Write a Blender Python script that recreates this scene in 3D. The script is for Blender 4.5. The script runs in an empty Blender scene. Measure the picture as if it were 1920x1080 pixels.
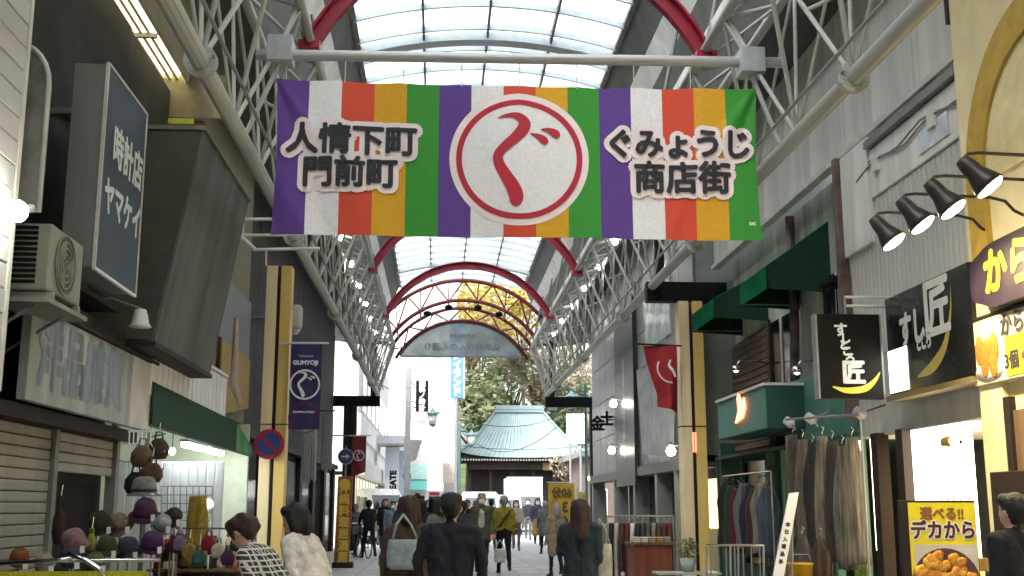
import bpy, bmesh, math, random
import numpy as np
from mathutils import Vector, Matrix, noise
random.seed(7)
sc = bpy.context.scene
COL = sc.collection

# ---------------------------------------------------------------- camera
F = 2116.0; H = 1.48; VX, VY = 822.0, 951.0          # photo pixels (1920 x 1080)
TH = math.atan((VY - 540) / F); PS = math.atan((960 - VX) * math.cos(TH) / F)
FW = Vector((math.sin(PS) * math.cos(TH), math.cos(PS) * math.cos(TH), math.sin(TH)))
RT = Vector((math.cos(PS), -math.sin(PS), 0))
UP = Vector((-math.sin(PS) * math.sin(TH), -math.cos(PS) * math.sin(TH), math.cos(TH)))
cam = bpy.data.cameras.new('camera'); cam.sensor_width = 36; cam.lens = 36 * F / 1920; cam.clip_end = 2000
camo = bpy.data.objects.new('camera', cam); COL.objects.link(camo)
camo.matrix_world = Matrix(((RT.x, UP.x, -FW.x, 0), (RT.y, UP.y, -FW.y, 0), (RT.z, UP.z, -FW.z, H), (0, 0, 0, 1)))
sc.camera = camo

# ---------------------------------------------------------------- sky, sun, exposure
SUN_EL, SUN_AZ = math.radians(48), math.radians(215)
w = bpy.data.worlds.new('World'); sc.world = w; w.use_nodes = True
nt = w.node_tree; bg = nt.nodes['Background']
sky = nt.nodes.new('ShaderNodeTexSky'); sky.sky_type = 'NISHITA'; sky.sun_disc = False
sky.sun_elevation = SUN_EL; sky.sun_rotation = SUN_AZ; sky.air_density = 1.0; sky.dust_density = 6.0; sky.ozone_density = 0.6
hs = nt.nodes.new('ShaderNodeHueSaturation'); hs.inputs['Saturation'].default_value = 0.28
nt.links.new(sky.outputs[0], hs.inputs['Color']); nt.links.new(hs.outputs[0], bg.inputs[0])
bg.inputs[1].default_value = 0.15
sl = bpy.data.lights.new('sun', 'SUN'); sl.energy = 1.1; sl.angle = math.radians(14); sl.color = (1.0, .97, .92)
so = bpy.data.objects.new('sun', sl); COL.objects.link(so)
sd = Vector((math.sin(SUN_AZ) * math.cos(SUN_EL), math.cos(SUN_AZ) * math.cos(SUN_EL), math.sin(SUN_EL)))
so.rotation_euler = (-sd).to_track_quat('-Z', 'Y').to_euler(); so.location = (0, -20, 40)
vs = sc.view_settings; vs.view_transform = 'Standard'; vs.look = 'None'; vs.gamma = 1; vs.exposure = 2.0
sc.cycles.use_denoising = True; sc.cycles.use_adaptive_sampling = True; sc.cycles.adaptive_threshold = .03
sc.cycles.max_bounces = 8; sc.cycles.diffuse_bounces = 4; sc.cycles.glossy_bounces = 3
sc.cycles.transmission_bounces = 4; sc.cycles.transparent_max_bounces = 8
sc.cycles.sample_clamp_indirect = 6

# ---------------------------------------------------------------- helpers
def P(px, py, X=None, Y=None, Z=None):
    """point of the place seen at a photo pixel, on the plane X=, Y= or Z="""
    d = FW + RT * ((px - 960) / F) + UP * ((540 - py) / F)
    t = X / d.x if X is not None else Y / d.y if Y is not None else (Z - H) / d.z
    return Vector((d.x * t, d.y * t, H + d.z * t))

MATS = {}
def mat(name, col, rough=.7, metal=0, var=.12, scale=6, bump=.0, spec=.4, emit=None, estr=0, streak=False, alpha=1):
    if name in MATS: return MATS[name]
    m = bpy.data.materials.new(name); m.use_nodes = True; n = m.node_tree; b = n.nodes['Principled BSDF']
    b.inputs['Roughness'].default_value = rough; b.inputs['Metallic'].default_value = metal
    b.inputs['Specular IOR Level'].default_value = spec
    c = (*col, 1)
    if var > 0:
        tc = n.nodes.new('ShaderNodeTexCoord'); nz = n.nodes.new('ShaderNodeTexNoise')
        nz.inputs['Scale'].default_value = scale; nz.inputs['Detail'].default_value = 6; nz.inputs['Roughness'].default_value = .65
        src = tc.outputs['Object']
        if streak:
            mp = n.nodes.new('ShaderNodeMapping'); mp.inputs['Scale'].default_value = (1, 1, .08)
            n.links.new(src, mp.inputs[0]); src = mp.outputs[0]
        n.links.new(src, nz.inputs['Vector'])
        rp = n.nodes.new('ShaderNodeValToRGB')
        rp.color_ramp.elements[0].position = .3; rp.color_ramp.elements[1].position = .72
        rp.color_ramp.elements[0].color = (*[max(0, v * (1 - var * 1.6)) for v in col], 1)
        rp.color_ramp.elements[1].color = (*[min(1, v * (1 + var)) for v in col], 1)
        n.links.new(nz.outputs['Fac'], rp.inputs[0]); n.links.new(rp.outputs[0], b.inputs['Base Color'])
        mr = n.nodes.new('ShaderNodeMapRange'); mr.inputs[3].default_value = max(0, rough - .12); mr.inputs[4].default_value = min(1, rough + .12)
        n.links.new(nz.outputs['Fac'], mr.inputs[0]); n.links.new(mr.outputs[0], b.inputs['Roughness'])
        if bump:
            bp = n.nodes.new('ShaderNodeBump'); bp.inputs['Strength'].default_value = bump; bp.inputs['Distance'].default_value = .02
            n.links.new(nz.outputs['Fac'], bp.inputs['Height']); n.links.new(bp.outputs[0], b.inputs['Normal'])
    else:
        b.inputs['Base Color'].default_value = c
    if emit:
        b.inputs['Emission Color'].default_value = (*emit, 1); b.inputs['Emission Strength'].default_value = estr
    MATS[name] = m
    return m

def translucent(name, col, trans=.6, clear=.1):
    if name in MATS: return MATS[name]
    m = bpy.data.materials.new(name); m.use_nodes = True; n = m.node_tree; n.nodes.clear()
    out = n.nodes.new('ShaderNodeOutputMaterial'); d = n.nodes.new('ShaderNodeBsdfDiffuse'); t = n.nodes.new('ShaderNodeBsdfTranslucent'); tr = n.nodes.new('ShaderNodeBsdfTransparent')
    nz = n.nodes.new('ShaderNodeTexNoise'); nz.inputs['Scale'].default_value = 2.5; nz.inputs['Detail'].default_value = 5
    tc = n.nodes.new('ShaderNodeTexCoord'); n.links.new(tc.outputs['Object'], nz.inputs['Vector'])
    rp = n.nodes.new('ShaderNodeValToRGB'); rp.color_ramp.elements[0].color = (*[v * .74 for v in col], 1); rp.color_ramp.elements[0].position = .32; rp.color_ramp.elements[1].position = .62; rp.color_ramp.elements[1].color = (*col, 1)
    n.links.new(nz.outputs['Fac'], rp.inputs[0])
    for q in (d, t): n.links.new(rp.outputs[0], q.inputs['Color'])
    a = n.nodes.new('ShaderNodeMixShader'); a.inputs[0].default_value = trans; n.links.new(d.outputs[0], a.inputs[1]); n.links.new(t.outputs[0], a.inputs[2])
    c = n.nodes.new('ShaderNodeMixShader'); c.inputs[0].default_value = clear; n.links.new(a.outputs[0], c.inputs[1]); n.links.new(tr.outputs[0], c.inputs[2])
    n.links.new(c.outputs[0], out.inputs[0]); MATS[name] = m
    return m

def glow(name, col, s): return mat(name, (.8, .8, .8), emit=col, estr=s, var=0)

LABELS = {}
def tag(o, label, cat, group=None, kind=None):
    if label: o['label'] = label
    if cat: o['category'] = cat
    if group: o['group'] = group
    if kind: o['kind'] = kind
    if label:
        if label in LABELS and not group: print('DUPLICATE LABEL', label)
        LABELS[label] = 1
    return o
def thing(name, label, cat, loc=(0, 0, 0), group=None):
    o = bpy.data.objects.new(name, None); o.empty_display_size = .2; COL.objects.link(o); o.location = loc
    return tag(o, label, cat, group)
def wm(o):
    m = o.matrix_basis.copy()
    return wm(o.parent) @ o.matrix_parent_inverse @ m if o.parent else m
def link(o, parent=None):
    COL.objects.link(o)
    if parent is not None:
        o.parent = parent; o.matrix_parent_inverse = wm(parent).inverted()
    return o
def mo(name, V, Fc, m, parent=None, smooth=False, mi=None):
    me = bpy.data.meshes.new(name); me.from_pydata([tuple(v) for v in V], [], Fc)
    ms = m if isinstance(m, (list, tuple)) else [m]
    for x in ms: me.materials.append(x)
    if mi is not None: me.polygons.foreach_set('material_index', mi)
    if smooth: me.polygons.foreach_set('use_smooth', [True] * len(me.polygons))
    me.update()
    bm = bmesh.new(); bm.from_mesh(me); bmesh.ops.recalc_face_normals(bm, faces=bm.faces); bm.to_mesh(me); bm.free()
    return link(bpy.data.objects.new(name, me), parent)
BF = [(0, 1, 3, 2), (4, 6, 7, 5), (0, 4, 5, 1), (2, 3, 7, 6), (0, 2, 6, 4), (1, 5, 7, 3)]
def box(name, a, b, m, parent=None, bev=0.0):
    x0, x1 = sorted((a[0], b[0])); y0, y1 = sorted((a[1], b[1])); z0, z1 = sorted((a[2], b[2]))
    c = Vector(((x0 + x1) / 2, (y0 + y1) / 2, (z0 + z1) / 2))
    V = [Vector((x, y, z)) - c for x in (x0, x1) for y in (y0, y1) for z in (z0, z1)]
    me = bpy.data.meshes.new(name); me.from_pydata(V, [], BF); me.materials.append(m)
    bm = bmesh.new(); bm.from_mesh(me); bmesh.ops.recalc_face_normals(bm, faces=bm.faces)
    if bev: bmesh.ops.bevel(bm, geom=bm.edges[:], offset=min(bev, .45 * min(x1 - x0, y1 - y0, z1 - z0)), segments=2, profile=.5, affect='EDGES')
    bm.to_mesh(me); bm.free()
    o = bpy.data.objects.new(name, me); o.location = c
    return link(o, parent)
def prism(name, pts, vec, m, parent=None, smooth=False):
    n = len(pts); v = Vector(vec); V = [Vector(p) for p in pts] + [Vector(p) + v for p in pts]
    Fc = [tuple(range(n)), tuple(range(2 * n - 1, n - 1, -1))] + [(i, (i + 1) % n, n + (i + 1) % n, n + i) for i in range(n)]
    return mo(name, V, Fc, m, parent, smooth)
_UC = {}
def rod(name, a, b, r, m, parent=None, n=8):
    a, b = Vector(a), Vector(b); k = (m.name, n)
    if k not in _UC:
        V = []; Fc = []
        for z in (0, 1):
            for i in range(n): t = 2 * math.pi * i / n; V.append((math.cos(t), math.sin(t), z))
        for i in range(n): Fc.append((i, (i + 1) % n, n + (i + 1) % n, n + i))
        Fc += [tuple(range(n - 1, -1, -1)), tuple(range(n, 2 * n))]
        me = bpy.data.meshes.new('rod'); me.from_pydata(V, [], Fc); me.materials.append(m)
        me.polygons.foreach_set('use_smooth', [True] * n + [False] * 2); _UC[k] = me
    o = bpy.data.objects.new(name, _UC[k]); d = b - a
    o.matrix_basis = Matrix.Translation(a) @ d.to_track_quat('Z', 'Y').to_matrix().to_4x4() @ Matrix.Diagonal((r, r, d.length, 1))
    return link(o, parent)
def tube(name, pts, r, m, parent=None, n=8, closed=False):
    pts = [Vector(p) for p in pts]; V = []; Fc = []; N = len(pts)
    rr = r if isinstance(r, (list, tuple)) else [r] * N
    up = Vector((.13, .21, 1)).normalized()
    for i, p in enumerate(pts):
        t = (pts[min(i + 1, N - 1)] - pts[max(i - 1, 0)]) if not closed else pts[(i + 1) % N] - pts[i - 1]
        t.normalize(); s = t.cross(up)
        if s.length < .05: s = t.cross(Vector((1, 0, 0)))
        s.normalize(); q = s.cross(t)
        for k in range(n):
            a = 2 * math.pi * k / n; V.append(p + (s * math.cos(a) + q * math.sin(a)) * rr[i])
    for i in range(N if closed else N - 1):
        j = (i + 1) % N
        for k in range(n): Fc.append((i * n + k, i * n + (k + 1) % n, j * n + (k + 1) % n, j * n + k))
    if not closed: Fc += [tuple(range(n)), tuple(range((N - 1) * n, N * n))]
    return mo(name, V, Fc, m, parent, True)
def lathe(name, prof, c, m, parent=None, n=18, axis=(0, 0, 1), squash=1.0, wob=0.0):
    q = Vector(axis).to_track_quat('Z', 'Y'); c = Vector(c); V = []; Fc = []
    ph = random.random() * 6
    for r, z in prof:
        for k in range(n):
            a = 2 * math.pi * k / n; rw = r * (1 + wob * math.sin(3 * a + ph) + wob * .7 * math.sin(2 * a + 2 * ph))
            V.append(q @ Vector((rw * math.cos(a), rw * squash * math.sin(a), z)) )
    for i in range(len(prof) - 1):
        for k in range(n): Fc.append((i * n + k, i * n + (k + 1) % n, (i + 1) * n + (k + 1) % n, (i + 1) * n + k))
    Fc += [tuple(range(n - 1, -1, -1)), tuple(range((len(prof) - 1) * n, len(prof) * n))]
    o = mo(name, V, Fc, m, None, True); o.location = c
    if parent is not None: o.parent = parent; o.matrix_parent_inverse = wm(parent).inverted()
    return o
def text(name, body, size, loc, m, parent=None, right=(1, 0, 0), up=(0, 0, 1), bold=0.0, out=None, depth=.004, align='CENTER', vertical=False, warp=None, sx=1.0, mirror=False, spacing=1.0, shear=0.0):
    """flat lettering lying on a surface; bold = extra stroke width (m); returns the mesh object"""
    right = Vector(right).normalized(); up = Vector(up).normalized(); nrm = right.cross(up)
    cu = bpy.data.curves.new(name, 'FONT'); cu.body = '\n'.join(body) if vertical else body
    cu.size = size; cu.align_x = align; cu.align_y = 'CENTER'; cu.space_line = spacing if vertical else 1.0; cu.space_character = 1.0 if vertical else spacing; cu.shear = shear
    cu.resolution_u = 3
    t = bpy.data.objects.new(name, cu); COL.objects.link(t)
    me = bpy.data.meshes.new_from_object(t.evaluated_get(bpy.context.evaluated_depsgraph_get()))
    bpy.data.objects.remove(t); bpy.data.curves.remove(cu)
    base = [v.co.copy() for v in me.vertices]; fcs = [tuple(p.vertices) for p in me.polygons]; bpy.data.meshes.remove(me)
    loc = Vector(loc); V = []; Fc = []
    offs = [(0, 0)]
    if bold:
        k = 8 if bold < .03 else 16
        offs += [(bold * math.cos(2 * math.pi * i / k), bold * math.sin(2 * math.pi * i / k)) for i in range(k)]
        if bold > .04: offs += [(.55 * bold * math.cos(2 * math.pi * i / 8), .55 * bold * math.sin(2 * math.pi * i / 8)) for i in range(8)]
    for j, (ox, oy) in enumerate(offs):
        b0 = len(V)
        for c in base:
            x = (c.x * sx + ox) * (-1 if mirror else 1); y = c.y + oy
            p = loc + right * x + up * y + nrm * (depth + j * .00012)
            if warp: p = warp(p)
            V.append(p)
        Fc += [tuple(b0 + i for i in f) for f in fcs]
    me = bpy.data.meshes.new(name); me.from_pydata(V, [], Fc); me.materials.append(m); me.update()
    return link(bpy.data.objects.new(name, me), parent)
def disc(name, c, r, m, parent, right=(1, 0, 0), up=(0, 0, 1), th=.02, n=28, r0=None):
    right = Vector(right).normalized(); up = Vector(up).normalized(); nr = right.cross(up); c = Vector(c)
    if r0 is None:
        return prism(name, [c + right * r * math.cos(2 * math.pi * i / n) + up * r * math.sin(2 * math.pi * i / n) for i in range(n)], nr * th, m, parent)
    V = []; Fc = []
    for q in (0, th):
        for rr in (r0, r):
            for i in range(n): a = 2 * math.pi * i / n; V.append(c + right * rr * math.cos(a) + up * rr * math.sin(a) + nr * q)
    for i in range(n):
        j = (i + 1) % n
        Fc += [(i, j, n + j, n + i), (2 * n + i, 3 * n + i, 3 * n + j, 2 * n + j), (i, 2 * n + i, 2 * n + j, j), (n + i, n + j, 3 * n + j, 3 * n + i)]
    return mo(name, V, Fc, m, parent)
def stroke(name, pts, m, parent, right, up, c, depth=.004, warp=None):
    """a brush stroke: pts = (x, y, half width); drawn flat in the plane right/up round c"""
    right = Vector(right).normalized(); up = Vector(up).normalized(); nr = right.cross(up); c = Vector(c)
    q = []
    P4 = [pts[0]] + list(pts) + [pts[-1]]
    for i in range(1, len(P4) - 2):
        for k in range(6):
            t = k / 6; a, b, d, e = P4[i - 1], P4[i], P4[i + 1], P4[i + 2]
            q.append(tuple(.5 * ((2 * b[j]) + (d[j] - a[j]) * t + (2 * a[j] - 5 * b[j] + 4 * d[j] - e[j]) * t * t + (3 * b[j] - a[j] - 3 * d[j] + e[j]) * t ** 3) for j in range(3)))
    q.append(pts[-1]); V = []; Fc = []
    for i, (x, y, r) in enumerate(q):
        t = Vector((q[min(i + 1, len(q) - 1)][0] - q[max(i - 1, 0)][0], q[min(i + 1, len(q) - 1)][1] - q[max(i - 1, 0)][1])); t.normalize()
        for s in (-1, 1):
            p = c + right * (x - t.y * r * s) + up * (y + t.x * r * s) + nr * (depth)
            V.append(warp(p) if warp else p)
    for i in range(len(q) - 1): Fc.append((2 * i, 2 * i + 1, 2 * i + 3, 2 * i + 2))
    # rounded end
    me = bpy.data.meshes.new(name); me.from_pydata(V, [], Fc); me.materials.append(m); me.update()
    return link(bpy.data.objects.new(name, me), parent)
def GU(name_parent, m, right, up, c, s, depth=.006, warp=None):
    """the brushed hiragana of the emblem, s = height"""
    def q(L): return [(x * s, y * s, w * s) for x, y, w in L]
    stroke('emblem_stroke', q([(-.225, .435, .004), (-.14, .465, .018), (-.03, .465, .036), (.045, .405, .058), (.04, .33, .062), (-.04, .23, .056), (-.15, .13, .05), (-.215, .04, .050), (-.205, -.06, .054), (-.14, -.18, .062), (-.07, -.30, .072), (-.035, -.40, .074), (-.045, -.475, .055), (-.055, -.505, .02)]), m, name_parent, right, up, c, depth, warp)
    stroke('emblem_dot', q([(.11, .275, .006), (.19, .25, .028), (.25, .205, .042), (.275, .165, .02)]), m, name_parent, right, up, c, depth, warp)
    stroke('emblem_dot', q([(.22, .325, .006), (.30, .315, .028), (.37, .275, .044), (.395, .235, .02)]), m, name_parent, right, up, c, depth, warp)
def struct(o): o['kind'] = 'structure'; return o

# ---------------------------------------------------------------- palette
XC = .83
STEEL = mat('truss_paint', (.44, .46, .42), .55, var=.32, scale=5)
STEELD = mat('grey_steel', (.22, .23, .23), .55, var=.2, scale=4)
RED = mat('arch_red_paint', (.30, .012, .035), .42, var=.2, scale=2)
MAROON = mat('maroon_paint', (.17, .025, .03), .45, var=.2, scale=3)
DARKROOF = mat('dark_roof_sheet', (.10, .105, .098), .75, var=.25, scale=2)
PANEL = mat('pale_fascia_panel', (.72, .72, .69), .6, var=.2, scale=2.2, streak=True)
BLACK = mat('black_paint', (.008, .008, .009), .6, var=.2, spec=.15)
WHITE = mat('white_paint', (.78, .78, .76), .5, var=.07, scale=3)
OFFW = mat('off_white', (.62, .61, .57), .6, var=.12, scale=3)
WALLW = mat('white_wall', (.72, .72, .70), .8, var=.1, scale=1.2, bump=.1, streak=True)
CHROME = mat('chrome', (.7, .7, .72), .2, metal=1, var=.1)
GLASSD = mat('dark_window_glass', (.012, .014, .016), .08, var=.1, spec=.5)
LAMPW = glow('lamp_globe', (1, .95, .85), 14)

# ================================================================ GROUND
def paving_mat():
    m = bpy.data.materials.new('street_paving'); m.use_nodes = True; n = m.node_tree; b = n.nodes['Principled BSDF']
    tc = n.nodes.new('ShaderNodeTexCoord'); br = n.nodes.new('ShaderNodeTexBrick')
    br.inputs['Scale'].default_value = 1.0; br.inputs['Brick Width'].default_value = .6; br.inputs['Row Height'].default_value = .6
    br.inputs['Mortar Size'].default_value = .012; br.offset = 0
    br.inputs['Color1'].default_value = (.40, .41, .42, 1); br.inputs['Color2'].default_value = (.32, .33, .34, 1); br.inputs['Mortar'].default_value = (.18, .18, .18, 1)
    n.links.new(tc.outputs['Object'], br.inputs['Vector'])
    nz = n.nodes.new('ShaderNodeTexNoise'); nz.inputs['Scale'].default_value = .9; nz.inputs['Detail'].default_value = 7
    n.links.new(tc.outputs['Object'], nz.inputs['Vector'])
    mx = n.nodes.new('ShaderNodeMixRGB'); mx.blend_type = 'MULTIPLY'; mx.inputs[0].default_value = .5
    n.links.new(br.outputs['Color'], mx.inputs[1]); n.links.new(nz.outputs['Color'], mx.inputs[2])
    hs2 = n.nodes.new('ShaderNodeHueSaturation'); hs2.inputs['Saturation'].default_value = .15; hs2.inputs['Value'].default_value = 1.5
    n.links.new(mx.outputs[0], hs2.inputs['Color']); n.links.new(hs2.outputs[0], b.inputs['Base Color']); b.inputs['Roughness'].default_value = .62
    return m
ASPH = mat('asphalt', (.06, .06, .062), .85, var=.2, scale=3, bump=.2)
struct(mo('ground', [(-260, -60, 0), (260, -60, 0), (260, 420, 0), (-260, 420, 0)], [(0, 1, 2, 3)], ASPH))
struct(mo('street_paving', [(-5.2, -12, .004), (7.0, -12, .004), (7.0, 88, .004), (-5.2, 88, .004)], [(0, 1, 2, 3)], paving_mat()))

# ================================================================ ARCADE ROOF
SK_HALF, SK_Z, SK_RISE, SK_END = 2.43, 10.1, .36, 44.0
def vz(x): return SK_Z + SK_RISE * (1 - (x / SK_HALF) ** 2)
PANE = translucent('frosted_roof_pane', (.72, .76, .75), .80, .12)
RIBM = mat('pale_roof_rib', (.50, .58, .64), .45, var=.08)
MULL = mat('roof_mullion', (.16, .17, .18), .5)
roof = thing('arcade_roof', 'arched arcade roof of frosted panes with pale ribs over the street', 'roof', (XC, 15, 0))
cols = []
for c in range(4):
    xa, xb = -SK_HALF + c * SK_HALF / 2, -SK_HALF + (c + 1) * SK_HALF / 2
    V = []; Fc = []
    for k in range(5):
        x = xa + .012 + (xb - xa - .024) * k / 4
        V += [(x, .012, vz(x)), (x, .988, vz(x))]
    for k in range(4): Fc.append((2 * k, 2 * k + 2, 2 * k + 3, 2 * k + 1))
    me = bpy.data.meshes.new('roof_pane'); me.from_pydata(V, [], Fc); me.materials.append(PANE); cols.append(me)
for j in range(28):
    for c in range(4):
        o = bpy.data.objects.new('roof_pane', cols[c]); o.location = (XC, 16 + j, 0); link(o, roof)
V = []; Fc = []                                            # the run of the roof behind the camera
for k in range(9):
    x = -SK_HALF + 2 * SK_HALF * k / 8; V += [(XC + x, -10, vz(x)), (XC + x, 16, vz(x))]
for k in range(8): Fc.append((2 * k, 2 * k + 2, 2 * k + 3, 2 * k + 1))
mo('roof_sheet', V, Fc, PANE, roof)
def ribmesh(wd, dp):
    V = []; Fc = []; N = 14
    for k in range(N + 1):
        x = -SK_HALF + 2 * SK_HALF * k / N; z = vz(x) - .012
        V += [(x, -wd / 2, z), (x, wd / 2, z), (x, wd / 2, z - dp), (x, -wd / 2, z - dp)]
    for k in range(N):
        for q in range(4): Fc.append((4 * k + q, 4 * k + (q + 1) % 4, 4 * k + 4 + (q + 1) % 4, 4 * k + 4 + q))
    Fc += [(0, 1, 2, 3), (4 * N, 4 * N + 3, 4 * N + 2, 4 * N + 1)]
    me = bpy.data.meshes.new('rib'); me.from_pydata(V, [], Fc); me.materials.append(RIBM); return me
rthin, rthick = ribmesh(.05, .11), ribmesh(.3, .16)
for j in range(29):
    o = bpy.data.objects.new('rib', rthin); o.location = (XC, 16 + j, 0); link(o, roof)
for y in (20.45, 27.25, 34.05, 40.85):
    o = bpy.data.objects.new('main_rib', rthick); o.location = (XC, y, -.02); link(o, roof)
for c in (-1, 0, 1):
    x = c * SK_HALF / 2; box('mullion', (XC + x - .022, 16, vz(x) - .15), (XC + x + .022, SK_END, vz(x) - .012), MULL, roof)
SEC = [(2.43, 10.12), (2.76, 9.42), (2.98, 9.0), (3.32, 7.62), (6.6, 8.1)]
secm = [DARKROOF, PANEL, DARKROOF, DARKROOF]
for s in (-1, 1):
    for i in range(4):
        (a, za), (b, zb) = SEC[i], SEC[i + 1]
        for y0 in [-10 + 6.8 * k - .1 for k in range(8)]:
            y1 = min(y0 + 6.79, SK_END)
            if i == 3 and s < 0 and y0 < 17:      # clerestory slot over the left eave stays open
                rng = ((a, 4.3), (5.2, b))
            else: rng = ((a, b),)
            for (u, v) in rng:
                zu = za + (zb - za) * (u - a) / (b - a); zv = za + (zb - za) * (v - a) / (b - a)
                n3 = Vector((s * (zv - zu), 0, -(v - u))).normalized() * .04
                prism('roof_panel', [(XC + s * u, y0, zu), (XC + s * v, y0, zv), (XC + s * v, y1, zv), (XC + s * u, y1, zu)], -n3 if n3.z < 0 else n3, secm[i], roof)
# gutters along the skylight
for s in (-1, 1): box('gutter', (XC + s * 2.40, -10, 10.0), (XC + s * 2.5, SK_END, 10.09), STEELD, roof)

# left eave louvre under the open slot, lit by its own glowing panel
WARMW = mat('cream_enamel', (.78, .74, .60), .4, var=.1)
lv = thing('eave_louvre', 'cream louvre of long slats lit by a warm trough light under the left eave', 'louvre', (-3.75, 11, 7.3))
for k in range(6): 
    x = -4.18 + k * .098
    box('slat', (x, 5.0, 7.27), (x + .045, 16.0, 7.31), WARMW, lv)
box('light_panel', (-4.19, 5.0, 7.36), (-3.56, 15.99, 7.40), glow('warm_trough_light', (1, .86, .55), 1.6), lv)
box('louvre_frame', (-4.26, 16.0, 7.2), (-3.52, 16.12, 7.45), WARMW, lv)
box('louvre_side', (-3.55, 5.0, 7.24), (-3.50, 16.0, 7.62), WARMW, lv)
box('louvre_back', (-4.26, 5.0, 7.24), (-4.2, 16.0, 7.62), WARMW, lv)
for y in (7, 10.2, 13.4): box('louvre_tie', (-4.19, y, 7.2), (-3.56, y + .05, 7.26), STEELD, lv)

# ================================================================ TRUSSES
BX, BZ = 3.05, 5.48; IX, IZ = 2.50, 7.22; OX, OZ = 3.2, 7.42
Y0, Y1 = 3.1, 40.7
for s, side in ((-1, 'left'), (1, 'right')):
    t = thing('roof_truss', 'pale tubular lattice truss carrying the %s edge of the arcade roof' % side, 'truss', (XC + s * BX, 20, BZ))
    b = lambda y: Vector((XC + s * BX, y, BZ)); i_ = lambda y: Vector((XC + s * IX, y, IZ)); o_ = lambda y: Vector((XC + s * OX, y, OZ))
    rod('bottom_chord', b(Y0), b(Y1), .085, STEEL, t, 14); rod('inner_chord', i_(Y0), i_(Y1), .06, STEEL, t, 10); rod('outer_chord', o_(Y0), o_(Y1), .06, STEEL, t, 10)
    rod('conduit', b(Y0) + Vector((-s * .2, 0, .16)), b(Y1) + Vector((-s * .2, 0, .16)), .02, STEELD, t)
    box('edge_fascia', (XC + s * (IX + .06), Y0, IZ + .08), (XC + s * (IX + .12), Y1, IZ + .34), PANEL, t)
    y = Y0; pitch = 1.7 * 1.0
    k = 0
    while y < Y1 - .1:
        ym, ye = y + pitch / 2, min(y + pitch, Y1)
        rod('inner_brace', b(y), i_(ym), .027, STEEL, t); rod('inner_brace', i_(ym), b(ye), .027, STEEL, t)
        rod('outer_brace', b(y + .02), o_(y + .3), .022, STEEL, t); rod('outer_brace', o_(y + .32), b(min(ye, Y1)), .02, STEEL, t)
        rod('top_tie', i_(ym), o_(ym), .028, STEEL, t); rod('top_brace', o_(ym), i_(min(ym + pitch, Y1)), .024, STEEL, t)
        mid = (b(y) + i_(ym)) / 2
        if k % 2 == 0: rod('strut', mid, (b(y) + o_(y + .3)) / 2, .022, STEEL, t)
        y += pitch; k += 1
    for yy in [3.1 + 6.8 * q for q in range(1, 6)]:
        rod('flange', b(yy) - Vector((0, .035, 0)), b(yy) + Vector((0, .035, 0)), .155, STEEL, t, 18)
        rod('flange_bolt', b(yy) + Vector((-s * .12, -.06, .03)), b(yy) + Vector((-s * .12, .06, .03)), .018, STEELD, t, 6)
    # end frame at the open mouth
    rod('end_brace', b(Y1), i_(Y1), .06, STEEL, t); rod('end_brace', b(Y1), o_(Y1), .05, STEEL, t); rod('end_brace', i_(Y1), o_(Y1), .05, STEEL, t)
    # hangers up to the roof edge
    for yy in [Y0 + 3.4 * q for q in range(12)]:
        rod('hanger', o_(yy), Vector((XC + s * 3.3, yy, 7.66)), .03, STEEL, t)
        rod('hanger', i_(yy), Vector((XC + s * 2.9, yy, 9.05)), .03, STEELD, t)

# small globe lamps along both trusses
names = ['nearest the banner', 'second from the banner', 'third from the banner', 'fourth from the banner', 'fifth from the banner', 'sixth from the banner', 'nearest the open end']
for s, side in ((-1, 'left'), (1, 'right')):
    for k in range(7):
        y = 21.5 + 2.75 * k; x = XC + s * 3.02
        t = thing('truss_lamp', 'small lit globe lamp hung in the %s truss, %s' % (side, names[k]), 'lamp', (x, y, 7.3), 'lamps along the trusses')
        lathe('globe', [(.01, -.07), (.045, -.06), (.066, -.015), (.06, .03), (.04, .06)], (x, y, 7.28), LAMPW, t, 12)
        rod('lamp_stem', (x, y, 7.34), (x, y, 7.5), .02, STEELD, t)
        lathe('lamp_cap', [(.06, 0), (.05, .03), (.025, .05)], (x, y, 7.34), STEELD, t, 10)

# ================================================================ RED ARCHES
def arcpts(half, z0, zt, n=28, a0=0, a1=1):
    rise = zt - z0; R = (half * half + rise * rise) / (2 * rise); cz = zt - R; am = math.asin(min(1, half / R)) if rise < half else math.pi - math.asin(half / R)
    return [(R * math.sin(-am + 2 * am * (a0 + (a1 - a0) * i / n)), cz + R * math.cos(-am + 2 * am * (a0 + (a1 - a0) * i / n))) for i in range(n + 1)]
def arch(y, half, z0, zt, wd, dp, m, name, parent):
    pts = arcpts(half, z0, zt); V = []; Fc = []
    rise = zt - z0; R = (half * half + rise * rise) / (2 * rise); cz = zt - R
    for x, z in pts:
        n = Vector((x, 0, z - cz)).normalized()
        for dr, dy in ((0, -dp / 2), (0, dp / 2), (wd, dp / 2), (wd, -dp / 2)):
            V.append(Vector((XC + x, y + dy, z)) + n * (dr - wd / 2))
    N = len(pts) - 1
    for i in range(N):
        for q in range(4): Fc.append((4 * i + q, 4 * i + (q + 1) % 4, 4 * i + 4 + (q + 1) % 4, 4 * i + 4 + q))
    Fc += [(0, 1, 2, 3), (4 * N, 4 * N + 3, 4 * N + 2, 4 * N + 1)]
    return mo(name, V, Fc, m, parent)
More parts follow.
